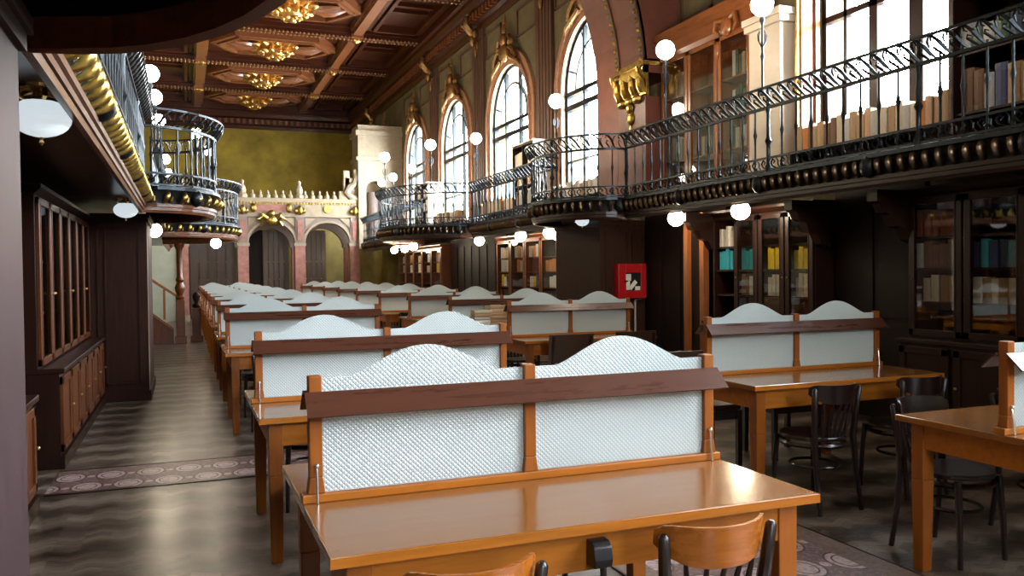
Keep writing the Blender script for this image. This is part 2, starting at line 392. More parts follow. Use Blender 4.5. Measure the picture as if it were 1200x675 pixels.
for xc, hw, zs, zp in NW:
    k += 1; w = empty('window_%d' % k, (xc, YN, zs)); struct(w)  # added window, there only to brighten the front desks and screens
    f = MB(); h = zp-zs
    for a in (-hw, -.03, hw-.08): f.box(a, a+.08, -.25, -.15, 0, h)
    for z in (0, h*.6, h-.08): f.box(-hw, hw, -.25, -.15, z, z+.08)
    f.build('frame', M['wood_dark'], w); MB().box(-hw, hw, -.21, -.2, 0, h).build('glass_pane', M['win_glass'], w)

# pilasters, wall panels, gilt brackets
tr = 3
def pil(y, w=.82):
    global tr
    p = struct(MB().box(XR-.07, XR, y-w/2, y+w/2, GZ, 7.55).box(XR-.10, XR, y-w/2-.04, y+w/2+.04, GZ, 2.75).build('trim_%d' % tr, M['pilaster'])); tr += 1
    p['label'] = 'brown pilaster between arched windows'
    b = MB()
    for a in (-.24, -.08, .08, .24): b.box(XR-.085, XR-.07, y+a-.05, y+a+.05, 3.0, 7.3)
    b.build('fluting', M['pilaster'], p)
    g = MB(); g.tube([(XR-.08,y,7.45),(XR-.22,y,7.5),(XR-.38,y,7.68),(XR-.36,y,7.84),(XR-.26,y,7.82)], [.06,.1,.12,.08,.05], 8)
    g.ball((XR-.20,y,7.30),(.08,.09,.14)); g.ball((XR-.12,y,7.05),(.05,.06,.16))
    for sg in (-1,1): g.ball((XR-.18,y+sg*.11,7.45),(.06,.05,.10),8,5); g.ball((XR-.1,y+sg*.08,7.2),(.04,.04,.1),6,5)
    g.build('bracket', M['bronze'], p, smooth=True)
for y in (15.97, 20.12, 24.27, 32.5): pil(y)
def frame_panel(y0, y1, z0, z1, mat='pilaster'):
    global tr
    b = MB(); w = .05
    for a in ((y0,y0+w,z0,z1),(y1-w,y1,z0,z1),(y0,y1,z0,z0+w),(y0,y1,z1-w,z1)): b.box(XR-.03, XR, *a)
    struct(b.build('trim_%d' % tr, M[mat]))['label'] = 'raised panel moulding on the window wall'; tr += 1
for w in WINS[:4]:
    for sg in (-1, 1):
        frame_panel(w+sg*.50 if sg > 0 else w-1.58, w+1.58 if sg > 0 else w-.50, 6.72, 7.35)
frame_panel(11.1-1.0, 11.1-.2, 5.2, 7.3)

# cornice with dentils
def cornice(name_label, pts_fn, length0, length1, mats):
    global tr
    b = MB(); b.prism([(0,7.52),(.05,7.52),(.09,7.62),(.09,7.66),(.20,7.70),(.20,7.92),(.34,7.97),(.40,8.10),(.40,8.2),(.48,8.22),(.48,ZC),(0,ZC)], pts_fn, length0, length1)
    o = struct(b.build('trim_%d' % tr, mats)); o['label'] = name_label; tr += 1
    d = MB(); L = length0+.1
    while L < length1:
        d.prism([(.20,7.73),(.30,7.73),(.30,7.90),(.20,7.90)], pts_fn, L, L+.11); L += .24
    d.build('dentil', M['ceil_beam'], o); return o
cornice('dark wooden cornice above the arched windows', lambda p,q,t: (XR-p, t, q), YN, YB, M['ceil_wood'])
cornice('dark wooden cornice above the stair-side wall', lambda p,q,t: (XL+p, t, q), YN, YB, M['ceil_wood'])
cornice('dark wooden cornice over the end wall', lambda p,q,t: (t, YB-p, q), XL, XR, M['ceil_wood'])

# ceiling: boards, beams, coffers
ceil = struct(MB().box(XL-.3, XR+.5, YN-.3, YB+.3, ZC, ZC+.1).build('ceiling', M['ceil_wood']), 'coffered dark wood ceiling with gilt bosses')
BY = [15.97-4.15*2, 15.97-4.15, 15.97, 20.12, 24.27, 28.42, 32.57]
XC = 2.64
def beads(b, p0, p1, r=.035, step=.115):
    p0, p1 = Vector(p0), Vector(p1); n = int((p1-p0).length/step)
    for i in range(n): b.ball(p0 + (p1-p0)*((i+.5)/n), r, 5, 4)
for y in BY:
    b = MB(); b.box(XL, XR, y-.13, y+.13, 8.24, ZC); b.box(XL, XR, y-.19, y+.19, 8.36, ZC); b.box(XL, XR, y-.30, y+.30, 8.47, ZC)
    b.build('cross_beam', M['ceil_wood'], ceil)
    b = MB()
    for s in (-.13, .13): beads(b, (XL+.4, y+s, 8.24), (XR-.4, y+s, 8.24))
    b.build('bead_moulding', M['bead'], ceil)
for x in (.57, 4.71):
    b = MB(); b.box(x-.13, x+.13, YN, YB, 8.26, ZC); b.box(x-.2, x+.2, YN, YB, 8.38, ZC)
    b.build('long_beam', M['ceil_beam'], ceil)
    for y in BY:
        b = MB(); b.box(x-.17, x+.17, y-.32, y-.2, 8.2, 8.32); b.box(x-.17, x+.17, y+.2, y+.32, 8.2, 8.32)
        b.build('beam_collar', M['ceil_beam'], ceil)
        g = MB(); g.ball((x, y, 8.2), (.13,.13,.10), 8, 5)
        for a in range(6): g.ball((x+.12*math.cos(a*PI/3), y+.12*math.sin(a*PI/3), 8.21), (.05,.05,.06), 6, 4)
        g.build('gilt_stud', M['gold_dark'], ceil, smooth=True)
for y0, y1 in zip(BY[1:], BY[2:]+[36.2]):
    yc = (y0+y1)/2
    # long moulded hexagon round the boss
    b = MB(); hexp = [(-1.75,0),(-1.15,.95),(1.15,.95),(1.75,0),(1.15,-.95),(-1.15,-.95)]
    for (xa,ya),(xb,yb) in zip(hexp, hexp[1:]+hexp[:1]):
        for k2, (wd, zz) in enumerate(((.07, 8.33),(.045, 8.28))):
            d = Vector((xb-xa, yb-ya, 0)); L = d.length; ang = math.atan2(d.y, d.x); s = 1-.09*k2
            b.obox((XC+(xa+xb)/2*s, yc+(ya+yb)/2*s, (zz+ZC)/2), (L*s+.05, wd*2, ZC-zz), Matrix.Rotation(ang, 3, 'Z'))
    b.build('coffer_moulding', M['ceil_beam'], ceil)
    for sx in (-1, 1):
        b = MB(); xa = XL+.5 if sx < 0 else 4.95; xb = .33 if sx < 0 else XR-.5
        for z, i in ((8.40, .0), (8.34, .14)):
            for q in ((xa+i, xb-i, y0+.35+i, y0+.45+i), (xa+i, xb-i, y1-.45-i, y1-.35-i), (xa+i, xa+i+.1, y0+.35+i, y1-.35-i), (xb-i-.1, xb-i, y0+.35+i, y1-.35-i)): b.box(*q, z, ZC)
        for q in (.75, 1.3): b.box(xa+.3, xb-.3, y0+.35+q+.3, y0+.35+q+.42, 8.44, ZC)
        b.build('coffer_moulding', M['ceil_wood'], ceil)

def make_boss():
    r = empty('ceiling_boss')
    g = MB(); g.lathe([(.62,.0),(.60,-.06),(.48,-.10),(.42,-.18),(.30,-.22),(.26,-.34),(.14,-.42),(.10,-.50),(.02,-.54)], (0,0,0), 16)
    for a in range(12):
        t = a*PI/6; rot = Matrix.Rotation(t, 3, 'Z')
        g.ball((.52*math.cos(t), .52*math.sin(t), -.12), (.15,.085,.11), 8, 5, rot)
        t2 = t+PI/12; g.ball((.34*math.cos(t2), .34*math.sin(t2), -.27), (.11,.07,.10), 8, 5, Matrix.Rotation(t2,3,'Z'))
    for a in range(6):
        t = a*PI/3; g.ball((.17*math.cos(t), .17*math.sin(t), -.42), (.07,.05,.08), 8, 5)
    g.build('carved_rose', M['gold_dark'], r, smooth=True)
    for sx in (-1, 1):
        g = MB(); g.tube([(sx*.5,0,-.06),(sx*.75,.04,-.12),(sx*.95,0,-.14),(sx*1.15,-.02,-.06),(sx*1.3,0,-.02)], [.16,.15,.13,.09,.04], 8)
        for q in (-1, 1): g.tube([(sx*.6,q*.1,-.08),(sx*.8,q*.28,-.12),(sx*1.0,q*.3,-.1),(sx*1.05,q*.2,-.08)], [.09,.08,.06,.03], 6)
        g.build('leaf_arm', M['ceil_beam'], r, smooth=True)
    return r
boss = make_boss(); BOSSY = [(a+b)/2 for a, b in zip(BY[1:], BY[2:]+[36.2])]
for i, y in enumerate(BOSSY):
    o = boss if i == 0 else copy_tree(boss)
    o.location = (XC, y, 8.44); o.scale = (1.15,1.2,.95)
    tag(o, 'gilt carved rose boss hanging in the ceiling coffer, %s before the end wall' % ORD[len(BOSSY)-i], 'ceiling ornament', 'gilt bosses along the coffered ceiling')

# ------------------------------------------------------------------ the great arch across the hall
AR, AZ = 3.85, 4.45
def arch_band(y0, y1, r0, r1, name, mat, parent=None, n=40):
    b = MB(); pts = [(-math.cos(PI*i/n), math.sin(PI*i/n)) for i in range(n+1)]
    for (ca,sa),(cb,sb) in zip(pts, pts[1:]):
        b.prism([(XC+r0*ca, AZ+r0*sa),(XC+r0*cb, AZ+r0*sb),(XC+r1*cb, AZ+r1*sb),(XC+r1*ca, AZ+r1*sa)], lambda p,q,t: (p,t,q), y0, y1)
    return b.build(name, mat, parent)
arch = struct(arch_band(11.86, 12.6, AR, AR+.7, 'trim_%d' % tr, M['arch_red']), 'great rust-red arch spanning the hall'); tr += 1
arch_band(11.0, 11.86, AR-.02, AR+.7, 'arch_order', M['arch_red'], arch)
for y in (11.06, 11.80):
    arch_band(y-.06, y+.06, AR-.05, AR+.02, 'rib', M['arch_dark'], arch)
    b = MB()
    for i in range(84):
        a = PI*(i+.5)/84; b.ball((XC-(AR-.05)*math.cos(a), y, AZ+(AR-.05)*math.sin(a)), (.035,.035,.045), 6, 4)
    b.build('gilt_bead', M['gold'], arch, smooth=True)
b = MB()  # wall over the arch to the ceiling
for sg in (-1, 1):
    n = 16
    pts = [(XC+sg*(AR+.65)*math.cos(PI/2*i/n), AZ+(AR+.65)*math.sin(PI/2*i/n)) for i in range(n+1)]
    for (xa,za),(xb,zb) in zip(pts, pts[1:]):
        if za < ZC: b.prism([(xa,za),(xb,min(zb,ZC)),(xb,ZC),(xa,ZC)], lambda p,q,t: (p,t,q), 11.05, 12.55)
b.build('spandrel', M['olive'], arch)
for sg, xe in ((1, XR), (-1, XL)):
    xf = XC+sg*AR
    MB().box(xf, xe, 11.9, 12.6, GZ, AZ).box(xf-sg*.02, xe, 11.0, 11.86, GZ, 4.1).build('upper_pier', M['arch_red'], arch)
    c = MB(); c.box(xf-sg*.07, xf+sg*.3, 10.97, 11.90, 4.56, 4.62); c.box(xf-sg*.04, xf+sg*.3, 11.0, 11.88, 4.62, 4.66)
    c.prism([(0,4.10),(.04,4.14),(.05,4.30),(.09,4.5),(.09,4.56),(0,4.56)], lambda p,q,t: (xf-sg*p+sg*.04, t, q), 11.0, 11.86)
    for i, y in enumerate((11.08, 11.30, 11.56, 11.78)):
        c.tube([(xf-sg*.03,y,4.16),(xf-sg*.06,y,4.26),(xf-sg*.08,y,4.38),(xf-sg*.14,y,4.43),(xf-sg*.13,y,4.36)], [.05,.07,.06,.045,.025], 7)
    for y in (11.02, 11.84):
        c.tube([(xf-sg*.03,y,4.36),(xf-sg*.10,y,4.44),(xf-sg*.13,y,4.52),(xf-sg*.07,y,4.54),(xf-sg*.08,y,4.48)], [.04,.045,.045,.04,.025], 7)
    for y in (11.2, 11.43, 11.66): c.ball((xf-sg*.05, y, 4.08), (.07,.11,.07), 8, 5)
    c.ball((xf-sg*.04,11.43,3.98),(.06,.1,.09),8,5); c.ball((xf-sg*.03,11.43,3.82),(.05,.11,.10),8,5); c.ball((xf-sg*.02,11.43,3.66),(.03,.05,.08),8,5)
    c.build('gilt_capital', M['gold'], arch, smooth=True)
# wooden pier casings under the gallery
PY0, PY1 = 10.87, 12.42
def pier(xa, xb, y0, y1, label, matf, name):
    p = struct(MB().box(xa, xb, y0, y1, 0, 2.22).build(name, matf), label)
    b = MB(); s = .02
    b.box(xa-s, xb+s, y0-s, y1+s, 0, .12); b.box(xa-s, xb+s, y0-s, y1+s, 2.12, 2.22); b.box(xa-.035, xb+.035, y0-.035, y1+.035, 2.17, 2.215)
    b.build('plinth', matf, p)
    b = MB(); n = 3
    for i in range(n):
        wx = (xb-xa-.1)/n; x0 = xa+.05+i*wx
        for q in ((x0+.03,x0+.05,.2,2.05),(x0+wx-.05,x0+wx-.03,.2,2.05),(x0+.03,x0+wx-.03,.2,.22),(x0+.03,x0+wx-.03,2.03,2.05)):
            b.box(q[0], q[1], y0-.012, y0, q[2], q[3])
    b.build('raised_panel', matf, p); return p
p = pier(GX_R, XR, PY0, PY1, 'dark wood pier casing behind the red cabinet', M['wood_pier'], 'trim_%d' % tr); tr += 1
p = pier(XL, GX_L, PY0, PY1, 'broad dark wood pier casing beside the aisle', M['wood_pier'], 'trim_%d' % tr); tr += 1
p = pier(XL, GX_L, 1.05, 2.66, 'plum brown wood pier beside the camera', M['wood_plank'], 'trim_%d' % tr); tr += 1
MB().box(GX_L, GX_L+.004, PY0+.03, PY0+.09, .12, 2.1).build('pale_strip', M['cream'], bpy.data.objects['trim_%d' % (tr-2)])

# ------------------------------------------------------------------ galleries
def ell(cx, cy, a, b, sg, n=18):
    out = []
    for i in range(n+1):
        t = -PI/2 + PI*i/n
        out.append((cx+sg*a*math.cos(t), cy+b*math.sin(t)))
    return out
def with_normals(pts, sg):
    res = []; k = len(pts)
    for i in range(k):
        a, c = Vector(pts[max(i-1,0)]), Vector(pts[min(i+1,k-1)]); d = (c-a).normalized()
        n = Vector((-d.y, d.x)) if sg < 0 else Vector((d.y, -d.x))
        res.append((pts[i][0], pts[i][1], n.x, n.y))
    return res
def resample(pts, step):
    out = []; acc = 0; nxt = 0
    for (a, c) in zip(pts, pts[1:]):
        a, c = Vector(a), Vector(c); L = (c-a).length
        while nxt <= acc+L+1e-6:
            q = a+(c-a)*((nxt-acc)/L) if L > 0 else a; d = (c-a).normalized(); out.append((q.x, q.y, d.x, d.y)); nxt += step
        acc += L
    return out
BAY1 = dict(cy=11.2, a=.78, b=1.1); BAY2 = dict(cy=18.6, a=1.45, b=1.95); BAY0 = dict(cy=1.85, a=.72, b=1.12)
def gallery(sg, gx, xw, bays, y0, y1, root_name, label):
    """sg=-1: window side (edge faces -x); sg=+1: stair side"""
    root = tag(empty(root_name, (gx, (y0+y1)/2, 2.2)), label, 'balcony')
    off = Vector((gx, (y0+y1)/2, 2.2))
    pts = [(gx, y0)]
    for bay in bays: pts += ell(gx, bay['cy'], bay['a'], bay['b'], sg)
    pts.append((gx, y1))
    loc = [(x-off.x, y-off.y) for x, y in pts]; wx = xw-off.x+sg*.02
    path = with_normals(loc, sg)
    z = lambda q: q-2.2
    # slab
    b = MB(); n = len(loc)
    for (xa,ya),(xb,yb) in zip(loc, loc[1:]):
        if abs(yb-ya) < 1e-6: continue
        b.prism([(xa,ya),(xb,yb),(wx,yb),(wx,ya)], lambda p,q,t: (p,q,t), z(2.36), z(2.455))
    b.build('deck', M['wood_dark_y'], root)
    b = MB(); b.sweep(path, [(-.05,z(2.37)),(-.045,z(2.195)),(-.01,z(2.185)),(.0,z(2.21)),(.012,z(2.212)),(.012,z(2.245)),(.028,z(2.25)),(.028,z(2.285)),(-.01,z(2.29)),(-.02,z(2.37))])
    b.build('fascia', M['fascia'] if sg > 0 else M['wood_dark_y'], root)
    b = MB(); b.sweep(path, [(-.06,z(2.29)),(.0,z(2.29)),(.01,z(2.36)),(.045,z(2.43)),(.075,z(2.44)),(.075,z(2.475)),(.06,z(2.48)),(-.06,z(2.48))])
    b.build('cornice_core', M['iron'], root)
    b = MB(); b.cur = 1; b.sweep(path, [(.0,z(2.288)),(.014,z(2.288)),(.02,z(2.36)),(.05,z(2.425)),(.0,z(2.43))]); b.cur = 0
    for x, y, dx, dy in resample(loc, .125 if sg < 0 else .19):
        nx, ny = (-dy, dx) if sg < 0 else (dy, -dx)
        Q = lambda o, zz, s_=0: (x+nx*o+dx*s_, y+ny*o+dy*s_, z(zz))
        if sg < 0: b.ball(Q(.038,2.36), (.062,.030,.082), 8, 6, Matrix(((nx, dx, 0),(ny, dy, 0),(0,0,1))) @ Matrix.Rotation(.45, 3, 'Y'))
        else:
            b.tube([Q(.015+.068*math.sin(PI*t_/10)**.8, 2.292+.14*t_/10, .045*t_/10) for t_ in range(11)], [.012+.019*math.sin(PI*t_/10) for t_ in range(11)], 9)
            b.tube([Q(.012,2.30,.08),Q(.045,2.32,.085),Q(.05,2.37,.095)], [.010,.016,.008], 5)
    b.build('leaf_moulding', [M['gold'] if sg > 0 else M['gold_shaded'], M['iron']], root, smooth=True)  # window side gets the shaded copy of the gilt
    for x, y, dx, dy in resample(loc, 1.5)[1:]:
        nx, ny = (-dy, dx) if sg < 0 else (dy, -dx)
        b = MB(); b.ball((0,0,0), (.075,.08,.10), 10, 6, Matrix(((nx, dx, 0),(ny, dy, 0),(0,0,1))))
        b.build('cornice_knot', M['iron'], root, smooth=True, loc=(x+nx*.04, y+ny*.04, z(2.37)))
    return root, pts
g_r, pts_r = gallery(-1, GX_R, XR, [BAY1, BAY2], 1.2, 28.2, 'balcony', 'long gallery balcony with shade-darkened gilt cornice below the arched windows')
g_l, pts_l = gallery(1, GX_L, XL, [BAY0, BAY1, BAY2], -.6, 27.0, 'balcony', 'long gallery balcony with gilt leaf cornice over the stair-side bookcases')

# iron railing sections
bal = MB(); bal.lathe([(.016,0),(.016,.04),(.024,.06),(.012,.08),(.010,.30),(.013,.36),(.022,.40),(.013,.44),(.010,.48),(.010,.70)], n=6)
BAL = bal.build('baluster', M['iron'], smooth=True); BALME = BAL.data; bpy.data.objects.remove(BAL)
BALME.name = 'baluster'
def post_mesh():
    b = MB(); b.lathe([(.035,0),(.035,.08),(.022,.1),(.02,.3),(.036,.34),(.02,.38),(.018,.62),(.03,.66),(.02,.7),(.018,.9)], n=8); return b
def railing(path, sg, label, group, step=.21, post_every=9):
    x0, y0 = path[0]; root = tag(empty('iron_railing', (x0, y0, 2.48)), label, 'railing', group)
    loc = [(x-x0, y-y0) for x, y in path]; wn_ = with_normals(loc, sg)
    b = MB()
    b.sweep(wn_, [(.005,.01),(.035,.01),(.035,.03),(.005,.03)]); b.sweep(wn_, [(.005,.135),(.035,.135),(.035,.155),(.005,.155)])
    pts = resample(loc, .15)
    for x, y, dx, dy in pts[:-1]:
        nx, ny = (-dy, dx) if sg < 0 else (dy, -dx); ox, oy = x+nx*.02, y+ny*.02
        P = lambda s, z: (ox+dx*s, oy+dy*s, z)
        b.tube([P(.0,.03),P(.05,.05),P(.08,.09),P(.05,.125),P(.02,.10),P(.04,.08)], [.008,.010,.011,.011,.009,.006], 4)
        b.tube([P(.09,.03),P(.12,.06),P(.12,.10),P(.15,.135)], [.007,.009,.009,.006], 4)
    b.build('scroll_band', M['iron'], root)
    # top cresting leans outward
    b = MB(); lo, hi = .665, .84
    b.sweep(wn_, [(.0,lo-.018),(.04,lo-.018),(.04,lo+.008),(.0,lo+.008)]); b.sweep(wn_, [(.105,hi-.010),(.13,hi-.010),(.13,hi+.012),(.105,hi+.012)])
    for x, y, dx, dy in pts[:-1]:
        nx, ny = (-dy, dx) if sg < 0 else (dy, -dx)
        def P(s, t, e=0): o = .02+.098*t+e; return (x+dx*s+nx*o, y+dy*s+ny*o, lo+(hi-lo)*t)
        b.tube([P(0,0),P(.03,.25,.01),P(.06,.6,.015),P(.10,.85,.01),P(.135,.95),P(.14,.75),P(.115,.68)], [.007,.015,.017,.013,.010,.008,.005], 5)
        b.tube([P(.07,.04),P(.10,.22),P(.13,.42,.01),P(.125,.55),P(.10,.48)], [.007,.011,.011,.009,.005], 4)
        b.tube([P(.0,.95),P(.03,.75),P(.03,.5)], [.006,.010,.005], 4)
    b.build('leaf_cresting', M['iron'], root)
    n = 0; pm = None
    for i, (x, y, dx, dy) in enumerate(resample(loc, step)):
        nx, ny = (-dy, dx) if sg < 0 else (dy, -dx)
        if i % post_every == 0:
            if pm is None: o = post_mesh().build('post', M['iron'], root, smooth=True); pm = o
            else:
                o = pm.copy(); COL.objects.link(o); o.parent = root
            o.location = (x+nx*.02, y+ny*.02, -.02)
        else:
            o = bpy.data.objects.new('baluster', BALME); COL.objects.link(o); o.parent = root; o.location = (x+nx*.02, y+ny*.02, 0)
    return root
def cut(pts, ya, yb, gx):
    return [(gx, ya)] + [q for q in pts if ya < q[1] < yb] + [(gx, yb)]
e1 = ell(GX_R, 11.2, .78, 1.1, -1); e2 = ell(GX_R, 18.6, 1.45, 1.95, -1)
G = 'ornate iron railing lengths along the galleries'
railing([(GX_R,1.4),(GX_R,10.08)], -1, 'ornate iron railing in front of the big bright window and glazed upper bookcase', G)
railing(e1, -1, 'curved iron railing bay under the gilt capital of the great arch', G, .19, 6)
railing([(GX_R,12.32),(GX_R,16.62)], -1, 'iron railing in front of the white bookcase between arched windows', G)
railing(e2, -1, 'deep curved iron railing bay far along the window wall', G, .2, 7)
railing([(GX_R,20.58),(GX_R,28.1)], -1, 'last straight iron railing before the carved arcade', G)
f1 = ell(GX_L, 11.2, .78, 1.1, 1); f2 = ell(GX_L, 18.6, 1.45, 1.95, 1)
railing([(GX_L,2.98),(GX_L,10.08)], 1, 'iron railing seen steeply from below over the oval lamps', G)
railing(f1, 1, 'round iron railing bay on top of the broad dark pier', G, .19, 6)
railing([(GX_L,12.32),(GX_L,16.62)], 1, 'iron railing behind the round bay on the stair side', G)
railing(f2, 1, 'round iron railing bay above the staircase newel', G, .2, 7)
railing([(GX_L,20.58),(GX_L,26.9)], 1, 'last iron railing beyond the staircase bay', G)
railing(ell(GX_L, 1.85, .72, 1.12, 1), 1, 'round iron railing bay above the plum brown pier', G, .19, 6)

# ------------------------------------------------------------------ lamps
def make_globe(r=.115):
    o = empty('globe_lamp'); b = MB(); b.lathe([(.03,0),(.03,.03),(.014,.06),(.012,.35),(.024,.40),(.013,.44),(.012,.72),(.03,.77),(.018,.82),(.05,.86),(.055,.89)], n=8)
    for a in range(4):
        t = a*PI/2; c, s = math.cos(t), math.sin(t)
        b.tube([(c*.012,s*.012,.5),(c*.05,s*.05,.56),(c*.055,s*.055,.62),(c*.03,s*.03,.66)], [.006,.008,.007,.005], 4)
    b.build('pole', M['iron'], o, smooth=True)
    MB().ball((0,0,.93), r, 16, 10).build('globe', M['lit'], o, smooth=True); return o
globes = [(5.60,7.12,'beside the white pillar'),(5.60,8.98,'before the glazed upper bookcase doors'),(5.60,12.25,'beside the first arched window'),
  (5.60,16.2,'between the second and third arched windows'),(4.95,17.3,'on the near curve of the deep bay'),(4.45,19.46,'on the far curve of the deep railing bay'),
  (5.60,21.4,'behind the deep railing bay'),(5.60,23.5,'over the last straight railing by the windows'),(5.60,25.0,'closest to the carved arcade by the windows'),
  (GX_L,12.3,'first above the stair-side railing'),(GX_L,13.9,'second above the stair-side railing'),(GX_L,16.0,'third above the stair-side railing'),(.22,17.3,'on the near curve of the staircase bay'),(.5,19.5,'on the far curve of the staircase bay'),(GX_L,21.3,'just past the staircase bay'),(GX_L,24.1,'last above the stair-side railing')]
gp = make_globe()
for i, (x, y, t) in enumerate(globes):
    o = gp if i == 0 else copy_tree(gp)
    o.location = (x+(-.03 if x > 2.6 else .03), y, 3.27)
    tag(o, 'lit white globe lamp on iron pole ' + t, 'lamp', 'globe lamps on the gallery railings')
def make_under(r=.105):
    o = empty('hanging_globe_lamp'); b = MB(); b.lathe([(.06,.0),(.055,-.03),(.02,-.05),(.018,-.09),(.05,-.11),(.055,-.14)], n=10)
    b.build('fitting', M['brass'], o, smooth=True); MB().ball((0,0,-.225), (r,r,r*.95), 16, 10).build('globe', M['lit_under'], o, smooth=True); return o
under = [(5.72,9.0,'over the gap beside the red cabinet pier'),(5.72,12.9,'just past the red cabinet'),(5.72,14.2,'over the far glazed bookcases'),(5.72,16.5,'at the far end of the glazed bookcases'),(5.3,20.3,'beneath the deep railing bay'),(5.6,22.4,'beside the last window bookcase'),(5.6,23.6,'closest to the arcade under the gallery'),
  (-.40,13.0,'behind the broad dark pier'),(.6,18.3,'under the staircase bay'),(5.72,7.7,'in front of the blue and yellow books')]
up_ = make_under()
for i, (x, y, t) in enumerate(under):
    o = up_ if i == 0 else copy_tree(up_)
    o.location = (x, y, 2.355)
    tag(o, 'lit globe lamp hanging under the gallery ' + t, 'lamp', 'globe lamps hanging under the galleries')
def make_oval():
    o = empty('hanging_oval_lamp'); b = MB(); b.lathe([(.09,0),(.085,-.015),(.03,-.03),(.03,-.05),(.07,-.06),(.075,-.075)], n=12)
    for a in range(5):
        t = a*2*PI/5; c, s = math.cos(t), math.sin(t); b.tube([(c*.03,s*.03,-.02),(c*.09,s*.09,-.03),(c*.10,s*.10,-.06),(c*.07,s*.07,-.075)], [.008,.011,.01,.006], 5)
    b.build('brass_crown', M['brass'], o, smooth=True)
    MB().ball((0,0,-.145), (.128,.128,.088), 20, 12).build('opal_shade', M['opal'], o, smooth=True)
    b = MB(); b.lathe([(.004,-.23),(.012,-.236),(.006,-.246),(.012,-.258),(.003,-.27)], n=8); b.build('finial', M['brass'], o, smooth=True); return o
ov = make_oval(); ov.location = (-.60, 4.35, 2.36); tag(ov, 'big oval opal ceiling lamp beside the plum brown pier', 'lamp', 'oval opal lamps under the galleries')
for loc, t in (((-.60, 10.2, 2.36), 'oval opal lamp in front of the broad dark pier'), ((5.5, 11.2, 2.355), 'small oval opal lamp under the railing bay near the red cabinet')):
    o = copy_tree(ov); o.location = loc; o.scale = (.8,.8,.9) if loc[0] > 2 else (1,1,1); tag(o, t, 'lamp', 'oval opal lamps under the galleries')

# ------------------------------------------------------------------ carved arcade at the far end
SY = 28.5
scr = empty('wall_screen', (0,0,0)); struct(scr, 'cream and pink carved stone arcade across the hall')
COLX = [-.06, 1.77, 3.58, 5.40]; ZSP = 2.48
def colbox(b, x, y0, y1, w, z0, z1): b.box(x-w, x+w, y0, y1, z0, z1)
for x in COLX:
    MB().box(x-.17, x+.17, SY, SY+.34, 0, 2.40).build('pink_column', M['pink'], scr)
    MB().box(x-.20, x+.20, SY-.03, SY+.37, 2.40, 2.50).box(x-.19, x+.19, SY-.03, SY+.37, 0, .2).build('column_cap', M['cream'], scr)
    MB().box(x-.15, x+.15, SY-.04, SY+.3, 2.50, 3.86).build('mauve_pilaster', M['mauve'], scr)
    MB().box(x-.09, x+.09, SY-.07, SY, 2.6, 3.25).build('pink_panel', M['pink'], scr)
    g = MB(); g.ball((x,SY-.1,3.58),(.09,.09,.17)); g.ball((x-.12,SY-.08,3.56),(.07,.06,.1),8,5); g.ball((x+.12,SY-.08,3.56),(.07,.06,.1),8,5)
    g.build('gilt_bracket', M['gold'], scr, smooth=True)
    MB().box(x-.12, x+.12, SY+1.3, SY+1.55, 0, 2.40).build('pink_column', M['pink'], scr)
    s = MB(); s.lathe([(.16,3.98),(.16,4.08),(.10,4.12),(.13,4.22),(.10,4.36),(.05,4.42),(.07,4.49),(.06,4.54),(.01,4.58)], (x,SY+.1,0), 8); s.build('finial', M['cream'], scr, smooth=True)
for xa, xb in zip(COLX, COLX[1:]):
    xm = (xa+xb)/2; r = (xb-xa)/2-.16; n = 16
    for yy, rr, zc, mt, dep in ((SY+.02, r, 2.50, 'mauve', .28), (SY+1.3, r-.02, 2.38, 'mauve', .22)):
        b = MB(); pts = [(xm-rr*math.cos(PI*i/n), zc+rr*.92*math.sin(PI*i/n)) for i in range(n+1)]
        for (xx,za),(x2,zb) in zip(pts, pts[1:]): b.prism([(xx,za),(x2,zb),(x2,3.5),(xx,3.5)], lambda p,q,t: (p,t,q), yy, yy+dep)
        b.box(xa, xm-rr, yy, yy+dep, zc, 3.5); b.box(xm+rr, xb, yy, yy+dep, zc, 3.5)
        b.build('arch_wall', M[mt], scr)
    b = MB()
    for i in range(n):
        a0, a1 = PI*i/n, PI*(i+1)/n
        q = lambda rr, a: (xm-rr*math.cos(a), 2.50+rr*.92*math.sin(a))
        b.prism([q(r-.01,a0),q(r-.01,a1),q(r+.07,a1),q(r+.07,a0)], lambda p,q_,t: (p,t,q_), SY-.03, SY+.02)
    b.build('arch_rim', M['cream'], scr)
    for sg in (-1,1):
        b = MB(); b.prism([(xm+sg*.74,3.32),(xm+sg*.40,3.32),(xm+sg*.74,3.02)], lambda p,q,t: (p,t,q), SY-.01, SY+.02); b.build('spandrel_inset', M['cream'], scr)
fx0, fx1 = XL, 5.6
MB().box(fx0, fx1, SY-.02, SY+.4, 3.38, 3.84).build('frieze', M['cream'], scr)
MB().box(fx0, fx1, SY-.08, SY+.42, 3.84, 3.97).box(fx0, fx1, SY-.05, SY+.4, 3.36, 3.42).build('cornice', M['cream'], scr)
MB().box(2.14, 3.2, SY-.035, SY, 3.52, 3.76).build('pink_frieze_panel', M['pink'], scr)
b = MB(); x = fx0+.05
while x < fx1: b.box(x, x+.05, SY-.06, SY-.02, 3.78, 3.84); x += .1
b.build('dentil', M['gold'], scr)
b = MB(); x = fx0+.1
while x < fx1-.1:
    b.ball((x,SY+.05,4.03),(.09,.06,.10),8,5); b.ball((x,SY+.05,4.16),(.04,.04,.09),6,4); x += .24
b.build('leaf_cresting', M['cream'], scr, smooth=True)
g = MB(); g.ball((2.67,SY-.1,3.24),(.2,.12,.2))
